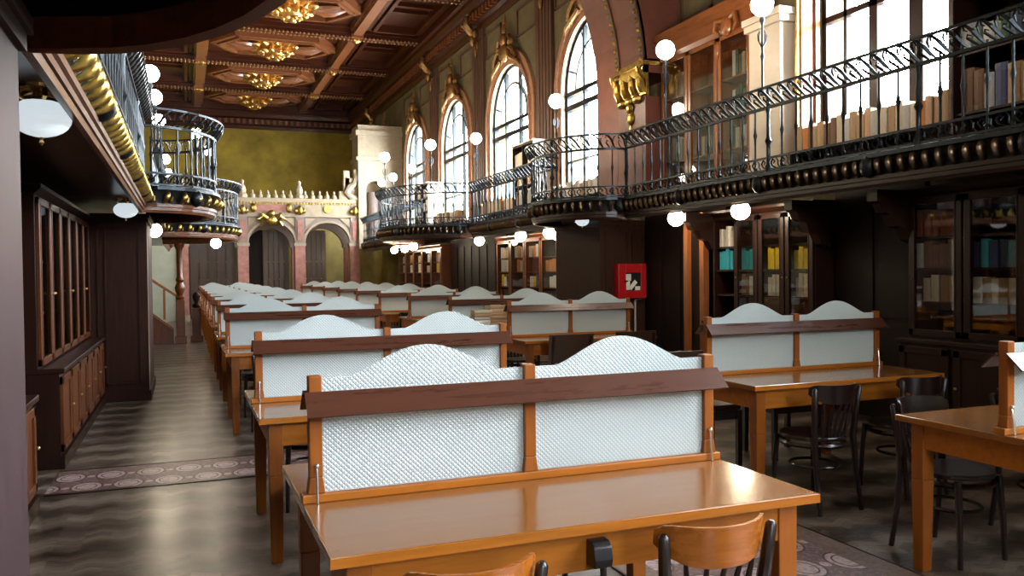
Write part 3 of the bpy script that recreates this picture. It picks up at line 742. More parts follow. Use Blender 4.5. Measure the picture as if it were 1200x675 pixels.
for sg in (-1,1):
    g.tube([(2.67+sg*.1,SY-.1,3.3),(2.67+sg*.28,SY-.12,3.42),(2.67+sg*.38,SY-.1,3.28),(2.67+sg*.25,SY-.1,3.2),(2.67+sg*.34,SY-.1,3.05)], [.08,.09,.09,.07,.03], 7)
    g.ball((2.67+sg*.56,SY-.06,3.64),(.1,.07,.16),8,5)
g.ball((2.67,SY-.12,3.46),(.12,.09,.12)); g.build('gilt_crest', M['gold'], scr, smooth=True)
for x in (4.49,):
    g = MB(); g.lathe([(.12,-.04),(.12,0),(.07,.0),(.05,-.05)], (x,SY-.03,3.63), 12, 'y'); g.build('rosette', M['gold'], scr, smooth=True)
# side lengths of the arcade: plain walls
MB().box(XL, COLX[0]-.17, SY+.05, SY+.3, 0, 3.5).build('side_wall', M['pale_green'], scr)
MB().box(XL, XR, SY+2.6, SY+2.75, 0, 3.6).build('rear_wall', M['mustard'], scr)
# big cream block with a niche
MB().box(5.56, 6.02, SY-.1, SY+.8, 0, 2.3).box(6.5, XR, SY-.1, SY+.8, 0, 2.3).build('mustard_pier', M['mustard'], scr)
b = MB(); b.box(5.52, 5.78, SY-.15, SY+.9, 2.3, 5.3); b.box(6.42, XR, SY-.15, SY+.9, 2.3, 5.3); b.box(5.78, 6.42, SY+.5, SY+.9, 2.3, 5.3); b.box(5.78, 6.42, SY-.15, SY+.5, 2.3, 2.6)
n = 12; pts = [(6.1-.32*math.cos(PI*i/n), 4.3+.32*math.sin(PI*i/n)) for i in range(n+1)]
for (xx,za),(x2,zb) in zip(pts, pts[1:]): b.prism([(xx,za),(x2,zb),(x2,5.3),(xx,5.3)], lambda p,q,t: (p,t,q), SY-.15, SY+.5)
b.box(5.45, XR, SY-.22, SY+.95, 5.3, 5.42); b.box(5.52, XR, SY-.15, SY+.9, 5.42, 6.15); b.box(5.44, XR, SY-.24, SY+.95, 6.15, 6.32); b.box(5.52, XR, SY-.16, SY+.9, 6.32, 6.5)
b.build('niche_block', M['cream'], scr)
b = MB(); b.lathe([(.24,2.6),(.22,2.75),(.18,2.8),(.17,4.0),(.22,4.15),(.22,4.25)], (6.1,SY+.2,0), 16); b.build('niche_column', M['mauve'], scr, smooth=True)
b = MB(); b.tube([(5.5,SY,3.97),(5.3,SY,4.05),(5.15,SY,4.2),(5.25,SY,4.4),(5.42,SY,4.5),(5.48,SY,4.75),(5.42,SY,5.0)], [.1,.12,.13,.12,.1,.1,.06], 8); b.box(4.9,5.5,SY,SY+.3,3.97,4.25); b.box(5.1,5.5,SY,SY+.3,4.25,4.7); b.box(5.05,5.25,SY,SY+.25,4.25,4.95)
b.build('scroll_buttress', M['cream'], scr, smooth=True)
# boarded doors in the arches
dn = 0
for i, (xa, xb) in enumerate(zip(COLX, COLX[1:])):
    dn += 1; d = empty('door_%d' % dn, (xa+.2, SY+1.56, 0)); struct(d, ('boarded brown door in the arcade', 'half-open boarded brown door under the gilt crest', 'boarded brown door beside the niche')[i])
    w = xb-xa-.4; x0, x1 = ((0,w),(w*.38,w),(0,w*.62))[i]
    b = MB(); b.box(x0, x1, .02, .05, 0, 3.0); nb = 5; bw = (x1-x0)/nb
    for j in range(nb): b.box(x0+j*bw+.02, x0+(j+1)*bw-.02, -.015, .02, 0, 3.0)
    b.build('door_leaf', M['plank_door'], d)
    if i == 1: MB().box(0, w*.40, .08, .11, 0, 3.0).build('opening_shade', M['wood_black'], d)  # black sheet painted in for the shade of the open doorway
    g = MB()
    for j in range(1, nb):
        for zz in (.7, 1.3, 1.9): g.ball((x0+j*bw, -.02, zz), .022, 6, 4)
    g.build('stud', M['brass'], d)
# ------------------------------------------------------------------ books
BOOKC = {'tan': (.42,.27,.14), 'cream': (.62,.53,.40), 'brown': (.16,.075,.035), 'rust red': (.30,.085,.05), 'dark green': (.04,.085,.055), 'pale grey': (.48,.46,.43),
         'black': (.02,.018,.02), 'navy': (.03,.05,.13), 'turquoise': (.02,.36,.46), 'yellow': (.72,.52,.02), 'white': (.80,.77,.70), 'orange': (.55,.20,.04), 'peach': (.60,.36,.22), 'blue': (.03,.10,.32)}
M['page'] = plain('book_pages', (.60,.52,.40), .8)
BOOKME = {}
for cn, cc in BOOKC.items():
    m = plain(cn.replace(' ', '_') + '_book_cover', cc, .5, 0, .12, 6)
    b = MB(); c = .06
    b.box(.02, 1, 0, c, 0, 1); b.box(.02, 1, 1-c, 1, 0, 1)
    b.prism([(.0,.14),(.035,0),(.1,0),(.1,1),(.035,1),(.0,.86),(-.015,.5)], lambda p,q,t: (p,q,t), 0, 1)
    b.box(-.018, .02, .05, .95, .14, .17); b.box(-.018, .02, .05, .95, .82, .85)
    b.cur = 1; b.box(.1, .97, c, 1-c, .02, .98)
    o = b.build('book', [m, M['page']]); BOOKME[cn] = o.data; bpy.data.objects.remove(o)
NB = [0]
def book(x, y, z, d, t, h, cn, label, group, rz=0, lay=False, tilt=0):
    o = bpy.data.objects.new('book', BOOKME[cn]); COL.objects.link(o); o.location = (x, y, z); o.scale = (d, t, h)
    o.rotation_euler = (tilt, PI/2 if lay else 0, rz)
    tag(o, label, 'book', group); NB[0] += 1; return o
def book_row(sgn, xs, ya, yb, z, hmin, hmax, tmin, tmax, cols, where, gap=.0, depth=.17):
    """spines face the hall: sgn=-1 spines towards -x (window side), +1 towards +x"""
    y = ya; i = 0; rnd = random.Random(int(ya*100+z*1000)); seen = []
    items = []
    while True:
        t = rnd.uniform(tmin, tmax)
        if y+t > yb: break
        items.append((y, t, rnd.uniform(hmin, hmax), rnd.choice(cols))); y += t+.004
    n = len(items)
    for i, (y, t, h, cn) in enumerate(items):
        lab = '%s book, %s in row %s' % (cn, ORD[min(i+1, 40)], where)
        if sgn < 0: book(xs+rnd.uniform(0,.02), y, z, depth, t, h, cn, lab, 'books in the row ' + where)
        else: book(xs-rnd.uniform(0,.02), y+t, z, depth, t, h, cn, lab, 'books in the row ' + where, rz=PI)

# ------------------------------------------------------------------ bookcases under and on the galleries
def bookcase(loc, W, D, zs, nd, wood_k, label, group=None, base=None, glaze=True, shelves=(), sg=-1, open_bay=None, side=None, cornice=True, dw=None):
    """local: x depth (0 front .. D back) times -sg... front faces the hall; y along wall; zs=(z0,z1) of the glazed part above the optional base height."""
    r = tag(empty('bookcase', loc), label, 'bookcase', group); m = M[wood_k]; md = M[dw or wood_k]; f = 1 if sg < 0 else -1
    X = lambda a: a*f
    z0, z1 = zs
    b = MB(); b.box(X(0), X(D), 0, .03, z0, z1); b.box(X(0), X(D), W-.03, W, z0, z1); b.box(X(D-.02), X(D), .03, W-.03, z0, z1)
    b.box(X(0), X(D-.02), .03, W-.03, z1-.04, z1); b.box(X(0), X(D-.02), .03, W-.03, z0, z0+.03)
    for i in range(1, nd): b.box(X(0), X(D-.02), i*W/nd-.012, i*W/nd+.012, z0+.03, z1-.04)
    b.build('carcass', m, r, bevel=.004)
    if side:
        MB().box(X(.0), X(D), -.012, 0, z0, z1).build('end_panel', M[side], r)
    if cornice:
        b = MB(); b.prism([(-.0,z1),(-.05,z1+.05),(-.05,z1+.08),(D,z1+.08),(D,z1)], lambda p,q,t: (X(p),t,q), -.02, W+.02); b.build('cornice', m, r)
    for zz in shelves: MB().box(X(.03), X(D-.02), .03, W-.03, zz-.022, zz).build('shelf', m, r)
    if base:
        b = MB(); b.box(X(-.18), X(D), 0, W, z0-.04, z0); b.build('counter_top', m, r, bevel=.006)
        b = MB(); b.box(X(-.14), X(D), .01, W-.01, 0, z0-.04); b.box(X(-.17), X(-.14), 0, W, 0, .10); b.build('base_cupboard', m, r)
        nb = max(2, nd)
        for i in range(nb):
            y0, y1 = i*W/nb+.03, (i+1)*W/nb-.03
            d = MB()
            for q in ((y0,y0+.06,.13,z0-.07),(y1-.06,y1,.13,z0-.07),(y0,y1,.13,.19),(y0,y1,z0-.13,z0-.07)): d.box(X(-.165), X(-.14), *q)
            d.box(X(-.15), X(-.14), y0+.05, y1-.05, .18, z0-.12)
            dd = d.build('cupboard_door', md, r, bevel=.003); k_ = MB(); k_.ball((X(-.178), y1-.03, z0*.55), .012, 8, 5); k_.build('knob', M['brass'], dd)
    if glaze:
        for i in range(nd):
            if open_bay is not None and i == open_bay: continue
            y0, y1 = i*W/nd+.012, (i+1)*W/nd-.012; fw = .055; d = MB()
            for q in ((y0,y0+fw,z0+.02,z1-.02),(y1-fw,y1,z0+.02,z1-.02),(y0,y1,z0+.02,z0+.02+fw),(y0,y1,z1-.02-fw,z1-.02)): d.box(X(-.028), X(-.002), *q)
            for q in ((y0+fw,y0+fw+.012,z0+.07,z1-.07),(y1-fw-.012,y1-fw,z0+.07,z1-.07)): d.box(X(-.034), X(-.02), *q)
            dd = d.build('door', md, r, bevel=.003)
            MB().box(X(-.018), X(-.013), y0+fw-.005, y1-fw+.005, z0+.07, z1-.07).build('glass_pane', M['case_glass'], dd)
            k_ = MB(); k_.lathe([(.010,0),(.006,.01),(.012,.025),(.003,.032)], (X(-.028), y1-fw/2 if i % 2 == 0 else y0+fw/2, (z0+z1)/2-.1), 8, 'x'); k_.build('handle', M['brass'], dd)
    return r
BF = 6.12
SH = (1.18, 1.48, 1.76)
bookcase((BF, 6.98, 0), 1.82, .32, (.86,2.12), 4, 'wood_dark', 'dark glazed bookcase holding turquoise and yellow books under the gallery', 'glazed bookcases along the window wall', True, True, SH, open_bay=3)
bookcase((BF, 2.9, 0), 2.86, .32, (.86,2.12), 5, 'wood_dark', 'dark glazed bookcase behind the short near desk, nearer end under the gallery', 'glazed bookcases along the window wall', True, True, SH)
bookcase((BF, 12.6, 0), 3.9, .32, (.86,2.12), 5, 'wood_mid', 'brown glazed bookcase just past the red cabinet pier', 'glazed bookcases along the window wall', True, True, SH)
bookcase((BF, 20.6, 0), 4.6, .32, (.86,2.12), 5, 'wood_mid', 'far glazed bookcase with pale books close to the arcade', 'glazed bookcases along the window wall', True, True, SH)
def rows(y, w, zz, cols, where, t=(.05,.085), h=(.2,.25), x=BF+.06): book_row(-1, x, y, y+w, zz+.001, h[0], h[1], t[0], t[1], cols, where)
W4 = 1.82/4
for i, (zz, cols, a, wd, nm) in enumerate(((1.76,['white'],3,.3,'on the top shelf of the open bay'),(1.48,['turquoise'],3,.2,'behind the open bay post'),(1.48,['turquoise'],2,.27,'of turquoise bindings behind glass'),
   (1.48,['yellow'],1,.26,'of yellow bindings by the handle'),(1.48,['yellow'],0,.22,'of yellow bindings in the end door'),(1.181,['cream','pale grey'],0,.3,'below the end yellow books'),(1.181,['pale grey','cream'],1,.3,'below the yellow books by the handle'),(1.181,['brown','pale grey'],2,.3,'below the turquoise books'))):
    rows(6.98+a*W4+.10, .32, zz, cols, nm, (.055,.08), (.2,.26), BF+.035)
W5 = 2.86/5
for zz, cols, a, wd, nm in ((1.181,['tan','cream'],4,.4,'low in the dark bookcase, arch end'),(1.48,['brown','pale grey'],4,.3,'halfway up the dark bookcase, arch end'),(1.76,['rust red','white'],4,.35,'at the top of the dark bookcase, arch end'),
   (1.181,['tan','cream'],3,.38,'low in the second dark door'),(1.48,['navy','turquoise'],3,.3,'of blue volumes in the second dark door'),(1.48,['cream'],2,.3,'of cream volumes in the third dark door'),(1.181,['cream'],2,.35,'low in the third dark door'),(.892,['orange','yellow'],2,.4,'at the bottom of the third dark door')):
    rows(2.9+a*W5+.12, .42, zz, cols, nm, (.065,.09), (.2,.25), BF+.035)
W8 = 3.9/5
for a in range(5):
    for zz, q in ((1.76,'top'),(1.48,'middle'),(1.181,'low')):
        if (a*3+int(zz*10)) % 4 == 0: continue
        rows(12.6+a*W8+.07, W8-.14, zz, ['white','cream','orange','pale grey','tan','white'] if zz > 1.3 else ['navy','blue','pale grey','yellow','white'], 'on the %s shelf, brown door %s' % (q, ORD[a+1]), (.13,.18), (.19,.25), BF+.03)
W9 = 4.6/5
for a in range(5):
    for zz, q in ((1.76,'top'),(1.48,'middle')):
        rows(20.6+a*W9+.07, W9-.14, zz, ['cream','tan','yellow','white'], 'on the %s shelf, far door %s' % (q, ORD[a+1]), (.24,.3), (.18,.25), BF+.03)
# door / panelling in the dark recesses
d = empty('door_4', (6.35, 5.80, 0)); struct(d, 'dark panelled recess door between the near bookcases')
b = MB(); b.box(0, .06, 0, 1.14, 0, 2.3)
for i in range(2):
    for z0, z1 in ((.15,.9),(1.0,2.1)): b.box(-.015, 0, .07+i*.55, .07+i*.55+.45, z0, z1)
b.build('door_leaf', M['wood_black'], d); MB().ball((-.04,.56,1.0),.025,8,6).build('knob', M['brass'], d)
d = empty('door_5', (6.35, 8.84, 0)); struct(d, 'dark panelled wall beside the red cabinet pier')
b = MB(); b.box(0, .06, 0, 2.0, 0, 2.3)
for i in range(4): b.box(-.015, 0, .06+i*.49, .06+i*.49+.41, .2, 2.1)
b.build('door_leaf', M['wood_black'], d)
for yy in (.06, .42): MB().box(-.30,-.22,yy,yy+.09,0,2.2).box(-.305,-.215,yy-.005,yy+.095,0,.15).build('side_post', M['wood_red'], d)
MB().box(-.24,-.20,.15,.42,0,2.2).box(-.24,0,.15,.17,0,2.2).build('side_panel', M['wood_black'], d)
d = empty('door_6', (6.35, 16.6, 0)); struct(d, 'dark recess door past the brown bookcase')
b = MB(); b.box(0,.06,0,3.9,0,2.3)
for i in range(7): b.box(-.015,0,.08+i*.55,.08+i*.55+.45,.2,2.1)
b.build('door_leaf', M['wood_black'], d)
# gallery consoles
def console(y, x=GX_R+.1, label=''):
    o = tag(MB().prism([(0,2.18),(0,2.08),(.06,2.06),(.10,1.98),(.18,1.96),(.22,1.86),(.32,1.84),(.38,1.74),(.50,1.70),(.50,2.18)], lambda p,q,t: (p,t,q), -.06, .06).build('console_bracket', M['wood_dark'], loc=(x,y,0)), label, 'bracket', 'scalloped console brackets'); return o
console(6.92, label='scalloped dark console at the gap end of the turquoise book bookcase'); console(5.80, label='scalloped dark console at the gap end of the near dark bookcase'); console(8.84, label='scalloped dark console beside the orange brown posts')

# upper glazed bookcase by the arch, on the gallery
ub = bookcase((6.72, 8.78, GZ), 2.15, .33, (.10,2.14), 3, 'wood_red', 'orange brown glazed bookcase on the gallery beside the great arch', None, False, True, (.62,1.08,1.56), cornice=False)
b = MB(); b.prism([(-.0,2.14),(-.03,2.2),(-.03,2.36),(-.12,2.44),(-.12,2.52),(.33,2.52),(.33,2.14)], lambda p,q,t: (p,t,q), -.03, 2.2); b.build('cornice', M['wood_red_y'], ub); MB().box(0,.33,0,2.15,0,.10).build('plinth', M['wood_red_y'], ub)
g = MB(); g.ball((-.06,.46,2.2),(.06,.12,.13)); 
for sg in (-1,1): g.tube([(-.05,.46+sg*.06,2.3),(-.08,.46+sg*.2,2.32),(-.08,.46+sg*.24,2.2),(-.06,.46+sg*.15,2.12)], [.03,.04,.035,.02], 6)
g.ball((-.04,.70,1.95),(.03,.04,.12),8,5); g.build('carved_crest', M['wood_red'], ub, smooth=True)
W3 = 2.15/3
for a, nm in ((0,'front'),(1,'middle'),(2,'arch side')):
    for zz, q in ((.62,'lower'),(1.08,'third'),(1.56,'top')):
        if (a, q) in ((1,'top'),(1,'third')): continue
        book_row(-1, 6.79, 8.78+a*W3+.09, 8.78+a*W3+.55, GZ+zz+.001, .26, .36, .055, .085, ['pale grey','cream','brown','dark green','tan'], 'on the %s shelf of the %s upper door' % (q, nm))
# white pilaster
p = struct(MB().box(6.62, XR, 8.14, 8.72, GZ, 4.42).box(6.60, XR, 8.10, 8.75, GZ, 2.72).box(6.57, XR, 8.08, 8.76, 4.42, 4.50).box(6.54, XR, 8.05, 8.77, 4.50, 4.58).build('trim_%d' % tr, M['cream_white'], bevel=.006), 'white painted pillar beside the big bright window'); tr += 1
struct(MB().box(6.80, XR, 7.98, 8.06, GZ, ZC).box(6.85, XR, 8.06, 8.13, GZ, ZC).build('trim_%d' % tr, M['wood_red']), 'brown window lining'); tr += 1
struct(MB().box(6.76, 6.84, 8.00, 8.04, GZ, ZC).build('trim_%d' % tr, M['gold']), 'thin gilt upright beside the big bright window'); tr += 1

def low_shelf(y, L, label, x=6.62, D=.36, H=.38, mat='wood_dark_y'):
    r = tag(empty('low_bookshelf', (x, y, GZ)), label, 'bookshelf', 'low bookshelves along the gallery')
    MB().box(0, D, 0, L, H-.03, H).build('top_board', M[mat], r, bevel=.004)
    MB().box(D-.02, D, 0, L, .0, H-.03).build('back_board', M[mat], r)
    n = max(2, int(L/.8))
    for i in range(n+1): MB().box(.0, D-.02, i*(L-.03)/n, i*(L-.03)/n+.03, 0, H-.03).build('upright', M[mat], r)
    return r
low_shelf(5.70, 2.3, 'low dark bookshelf under the big bright window')
book_row(-1, 6.66, 5.74, 7.95, GZ+.381, .24, .32, .065, .11, ['tan','cream','peach','pale grey','orange','brown','peach','tan'], 'under the big bright window', depth=.2)
low_shelf(12.7, 2.55, 'low dark bookshelf under the first arched window')
book_row(-1, 6.66, 12.75, 15.2, GZ+.381, .22, .30, .085, .12, ['cream','tan','pale grey','white','peach'], 'under the first arched window', depth=.2)
low_shelf(16.85, 2.5, 'low dark bookshelf under the second arched window')
book_row(-1, 6.66, 16.9, 19.3, GZ+.381, .22, .30, .11, .15, ['cream','tan','orange','turquoise','peach','brown'], 'under the second arched window', depth=.2)
low_shelf(20.9, 2.5, 'low dark bookshelf under the third arched window')
book_row(-1, 6.66, 20.95, 23.3, GZ+.381, .22, .30, .22, .28, ['cream','tan','brown'], 'under the third arched window', depth=.2)
def white_case(y, L, label, nm, H=1.66, tt=(.09,.13)):
    r = bookcase((6.55, y, GZ), L, .46, (.0,H), 2, 'wood_dark', label, None, False, False, (.42,.82,1.22), side='cream_white', cornice=False)
    MB().box(-.01,.47,-.015,L,H,H+.03).build('top_board', M['cream_white'], r)
    for zz, q in ((0.03,'bottom'),(.42,'second'),(.82,'third'),(1.22,'top')):
        for h in (0,1): book_row(-1, 6.59, y+.05+h*L/2, y+.03+(h+1)*L/2-.08, GZ+zz+.001, .24, .32, *tt, ['white','cream','pale grey','peach'], 'on %s shelf, %s bay, %s' % (q, ('first','second')[h], nm))
white_case(15.55, 1.15, 'tall white-sided open bookcase standing between first and second arched windows', 'white-sided case')
white_case(23.4, 1.5, 'tall white-sided open bookcase standing by the fourth arched window', 'far white case', 1.6, (.28,.33))
# dark shelves nearer than the big window
bookcase((6.55, 3.5, GZ), 2.2, .45, (.0,2.6), 3, 'wood_dark', 'tall dark open bookcase on the gallery before the big window', None, False, False, (.42,.95,1.5,2.05), cornice=False)
book_row(-1, 6.60, 4.35, 5.66, GZ+.421, .30, .40, .08, .13, ['pale grey','brown','navy','tan'], 'on the second shelf of the tall dark case', depth=.25)
book_row(-1, 6.60, 4.35, 5.66, GZ+.951, .22, .32, .10, .14, ['pale grey','navy','dark green'], 'on the third shelf of the tall dark case', depth=.25)

# ------------------------------------------------------------------ stair side cases
bookcase((-1.06, 7.26, 0), 3.56, .34, (.78,2.12), 6, 'wood_dark', 'brown glazed bookcase with low cupboards beside the broad dark pier', 'stair-side bookcases', True, True, (1.2,1.62), sg=1, dw='wood_mid')  # both stair-side cases: doors coloured lighter for light catching the stiles
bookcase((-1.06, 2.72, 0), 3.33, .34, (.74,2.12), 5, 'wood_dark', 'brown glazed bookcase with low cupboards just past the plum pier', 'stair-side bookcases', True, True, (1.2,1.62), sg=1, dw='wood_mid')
for y, L in ((7.26,3.56),(2.72,3.33)):
    struct(MB().box(XL, -1.41, y, y+L, 0, 2.3).build('trim_%d' % tr, M['wood_dark']), 'dark panelling behind the stair-side bookcase'); tr += 1
for a in range(2):
    book_row(1, -1.13, 7.40+a*.593, 7.40+a*.593+.4, 1.201, .24, .32, .08, .12, ['brown','black','dark green','rust red'], 'in brown door %s beside the pier' % ORD[a+1])

# staircase
st = tag(empty('staircase', (-.13, 19.55, 0)), 'dark wooden staircase with handrail under the round bay', 'staircase')
for i in range(7): MB().box(-.2-.24*(i+1), -.2-.24*i+.02, 0, 1.1, .17*i, .17*(i+1)).build('step', M['wood_dark'], st)
b = MB(); b.prism([(-.12,0),(-.12,.34),(-1.5,1.42),(-1.55,1.42),(-1.55,.0)], lambda p,q,t: (p,t,q), -.05, .0); b.build('stringer', M['wood_mid'], st)
b = MB(); b.prism([(-.14,.30),(-.14,.36),(-1.5,1.46),(-1.5,1.40)], lambda p,q,t: (p,t,q), -.07, .02); b.build('stringer_moulding', M['wood_red'], st)
b = MB(); b.prism([(-.02,.98),(-.02,1.05),(-1.5,2.1),(-1.5,2.03)], lambda p,q,t: (p,t,q), -.07, .02); b.build('handrail', M['wood_red'], st, bevel=.01)
for i in range(5): x = -.30-.27*i; MB().box(x-.025, x+.025, -.05, 0, .40+(-x-.14)*.8, .98+(-x-.02)*.71).build('baluster', M['wood_red'], st)
n_ = tag(empty('newel_column', (-.11, 19.5, 0)), 'turned dark wooden column carrying the round staircase bay', 'column')
MB().box(-.12,.12,-.12,.12,0,.16).box(-.09,.09,-.09,.09,.16,.95).build('plinth', M['wood_mid'], n_, bevel=.01)
b = MB(); b.lathe([(.08,.95),(.10,1.0),(.06,1.05),(.10,1.15),(.11,1.22),(.06,1.32),(.09,1.38),(.055,1.45),(.06,2.0),(.07,2.05),(.10,2.10),(.11,2.17)], n=14); b.build('turned_shaft', M['wood_mid'], n_, smooth=True)
# second post of the stair rail, nearer the desks
n2 = tag(empty('stair_post', (.22, 19.9, 0)), 'short dark turned stair post next to the desk ends', 'post'); MB().box(-.09,.09,-.09,.09,0,.75).box(-.13,.13,-.13,.13,0,.14).build('plinth', M['wood_mid'], n2, bevel=.01)
b = MB(); b.lathe([(.07,.75),(.09,.8),(.04,.86),(.08,.95),(.09,1.02),(.03,1.1)], n=12); b.build('finial', M['wood_dark'], n2, smooth=True)

# ------------------------------------------------------------------ fire hose cabinet
fc = tag(empty('fire_hose_cabinet', (6.06, PY0-.003, 1.08)), 'red fire hose cabinet with white notices behind its window, on the dark pier', 'cabinet')
w, h = .46, .50
MB().box(-w/2, w/2, -.14, 0, 0, h).build('case', M['red'], fc, bevel=.006)
b = MB(); a0, a1, c0, c1 = -.11, .14, .11, .37
for q in ((-w/2,a0,0,h),(a1,w/2,0,h),(a0,a1,0,c0),(a0,a1,c1,h)): b.box(q[0],q[1],-.165,-.142,q[2],q[3])
dr = b.build('door', M['red'], fc, bevel=.004)
MB().box(a0,a1,-.150,-.146,c0,c1).build('glass_pane', M['black'], dr)
MB().box(-.145,-.085,-.18,-.165,.235,.255).build('handle', M['black'], dr)
b = MB()
for q, r_ in (((-.105,-.02,.25,.35),0),((-.10,-.04,.12,.26),0),((.045,.13,.115,.17),0)): b.box(q[0],q[1],-.156,-.152,q[2],q[3])
b.obox((.01,-.157,.19),(.06,.004,.15), Matrix.Rotation(.75,3,'Y')); b.build('notice', M['paper'], dr)
pp = tag(MB().tube([(.27,-.04,1.52),(.27,-.04,1.12),(.26,-.04,1.08),(.12,-.04,1.06),(.10,-.04,1.03),(.10,-.04,0)], .018, 8).build('conduit_pipe', M['grey_pipe'], smooth=True, loc=(6.06,PY0-.015,0)), 'grey painted pipe running from the red cabinet to the floor', 'pipe')

# ------------------------------------------------------------------ reading desks
DW, DD, DH = 1.573, 1.134, .76
def make_desk():
    r = empty('reading_desk')
    MB().box(0, DW, 0, DD, DH-.03, DH).build('tabletop', M['desk_top'], r, bevel=.004)
    MB().box(0, DW, -.004, 0, DH-.029, DH-.002).build('edge_strip', M['desk_edge'], r); MB().box(0, DW, DD, DD+.004, DH-.029, DH-.002).build('edge_strip', M['desk_edge'], r)
    a = .05
    MB().box(a+.01, DW-a-.01, a+.005, a+.03, .605, DH-.03).box(a+.01, DW-a-.01, DD-a-.03, DD-a-.005, .605, DH-.03).box(a+.005, a+.03, a+.03, DD-a-.03, .605, DH-.03).box(DW-a-.03, DW-a-.005, a+.03, DD-a-.03, .605, DH-.03).build('apron', M['desk_edge'], r)
    for x in (a+.035, DW-a-.035):
        for y in (a+.035, DD-a-.035):
            MB().taper((x,y,0), (.058,.058), (x,y,.45), (.072,.072)).taper((x,y,.45), (.072,.072), (x,y,DH-.03), (.072,.072)).build('leg', M['desk_leg'], r, bevel=.004)
    yc = DD/2; sc = empty('partition'); sc.parent = r; sc.location = (0, yc, DH)
    MB().box(.0, DW, -.028, .028, 0, .028).build('base_rail', M['desk_edge'], sc, bevel=.004)
    px = [.046, DW/2, DW-.046]
    for x in px:
        b = MB(); b.taper((x,0,.028),(.056,.05),(x,0,.08),(.042,.045)); b.taper((x,0,.08),(.042,.045),(x,0,.405),(.042,.045)); b.build('post', M['desk_leg'], sc, bevel=.004)
    for xa, xb in ((px[0]+.021, px[1]-.021), (px[1]+.021, px[2]-.021)):
        w = xb-xa; pts = [(xa,.028),(xb,.028),(xb,.395)]; n = 18
        for i in range(n+1):
            u = 1-i/n; s = .5-.5*math.cos(2*PI*u); s = s**.62
            xx = xa+w*(.13+.74*u); pts.append((xx, .395+.095*s))
        pts.append((xa,.395))
        b = MB(); b.prism(pts, lambda p,q,t: (p,t,q), -.004, .004); b.build('glass_panel', M['screen_glass'], sc)
    for sg in (-1, 1):
        b = MB(); y0, y1 = sg*.026, sg*.095
        b.prism([(y0,.355),(y0,.345),(y1,.282),(y1+sg*.006,.287)], lambda p,q,t: (t,p,q), .012, DW-.012)
        b.build('lamp_hood', M['hood'], sc)
        for x in (px[0], px[2]):
            b = MB(); b.tube([(x,sg*.024,.118),(x,sg*.030,.10),(x,sg*.034,.05),(x,sg*.040,.002)], .0042, 6); b.ball((x,sg*.028,.119), .0085, 8, 6)
            b.build('stay_hook', M['steel'], sc, smooth=True)
    for sg in (-1, 1):
        yy = a+.005 if sg < 0 else DD-a-.005
        b = MB(); y_in, y_out = yy, yy+sg*.055
        b.prism([(y_in,.62),(y_out,.625),(y_out+sg*.006,.65),(y_out-sg*.004,.685),(y_out-sg*.02,.70),(y_in,.70)], lambda p,q,t: (t,p,q), DW/2-.03, DW/2+.03)
        b.build('switch_box', M['black'], r, bevel=.004)
    return r
YL = [2.159, 4.378, 8.10] + [8.10+2.2*k for k in range(1, 9)]
YR = [2.038, 4.275, 8.04] + [8.04+2.2*k for k in range(1, 9)]
XLD, XRD = .333, 3.276
desk = make_desk(); first = True
def desk_name(i, row):
    return '%s in the %s row of desks' % (ORD[i+1], row)
for row, xd, ys in (('stair-side', XLD, YL), ('window-side', XRD, YR)):
    for i, y in enumerate(ys):
        o = desk if first else copy_tree(desk); first = False
        o.location = (xd, y, 0)
        tag(o, 'honey wood reading desk with humped frosted glass screen, %s in the %s row' % (ORD[i+1], row), 'desk', 'double reading desks with glass screens')

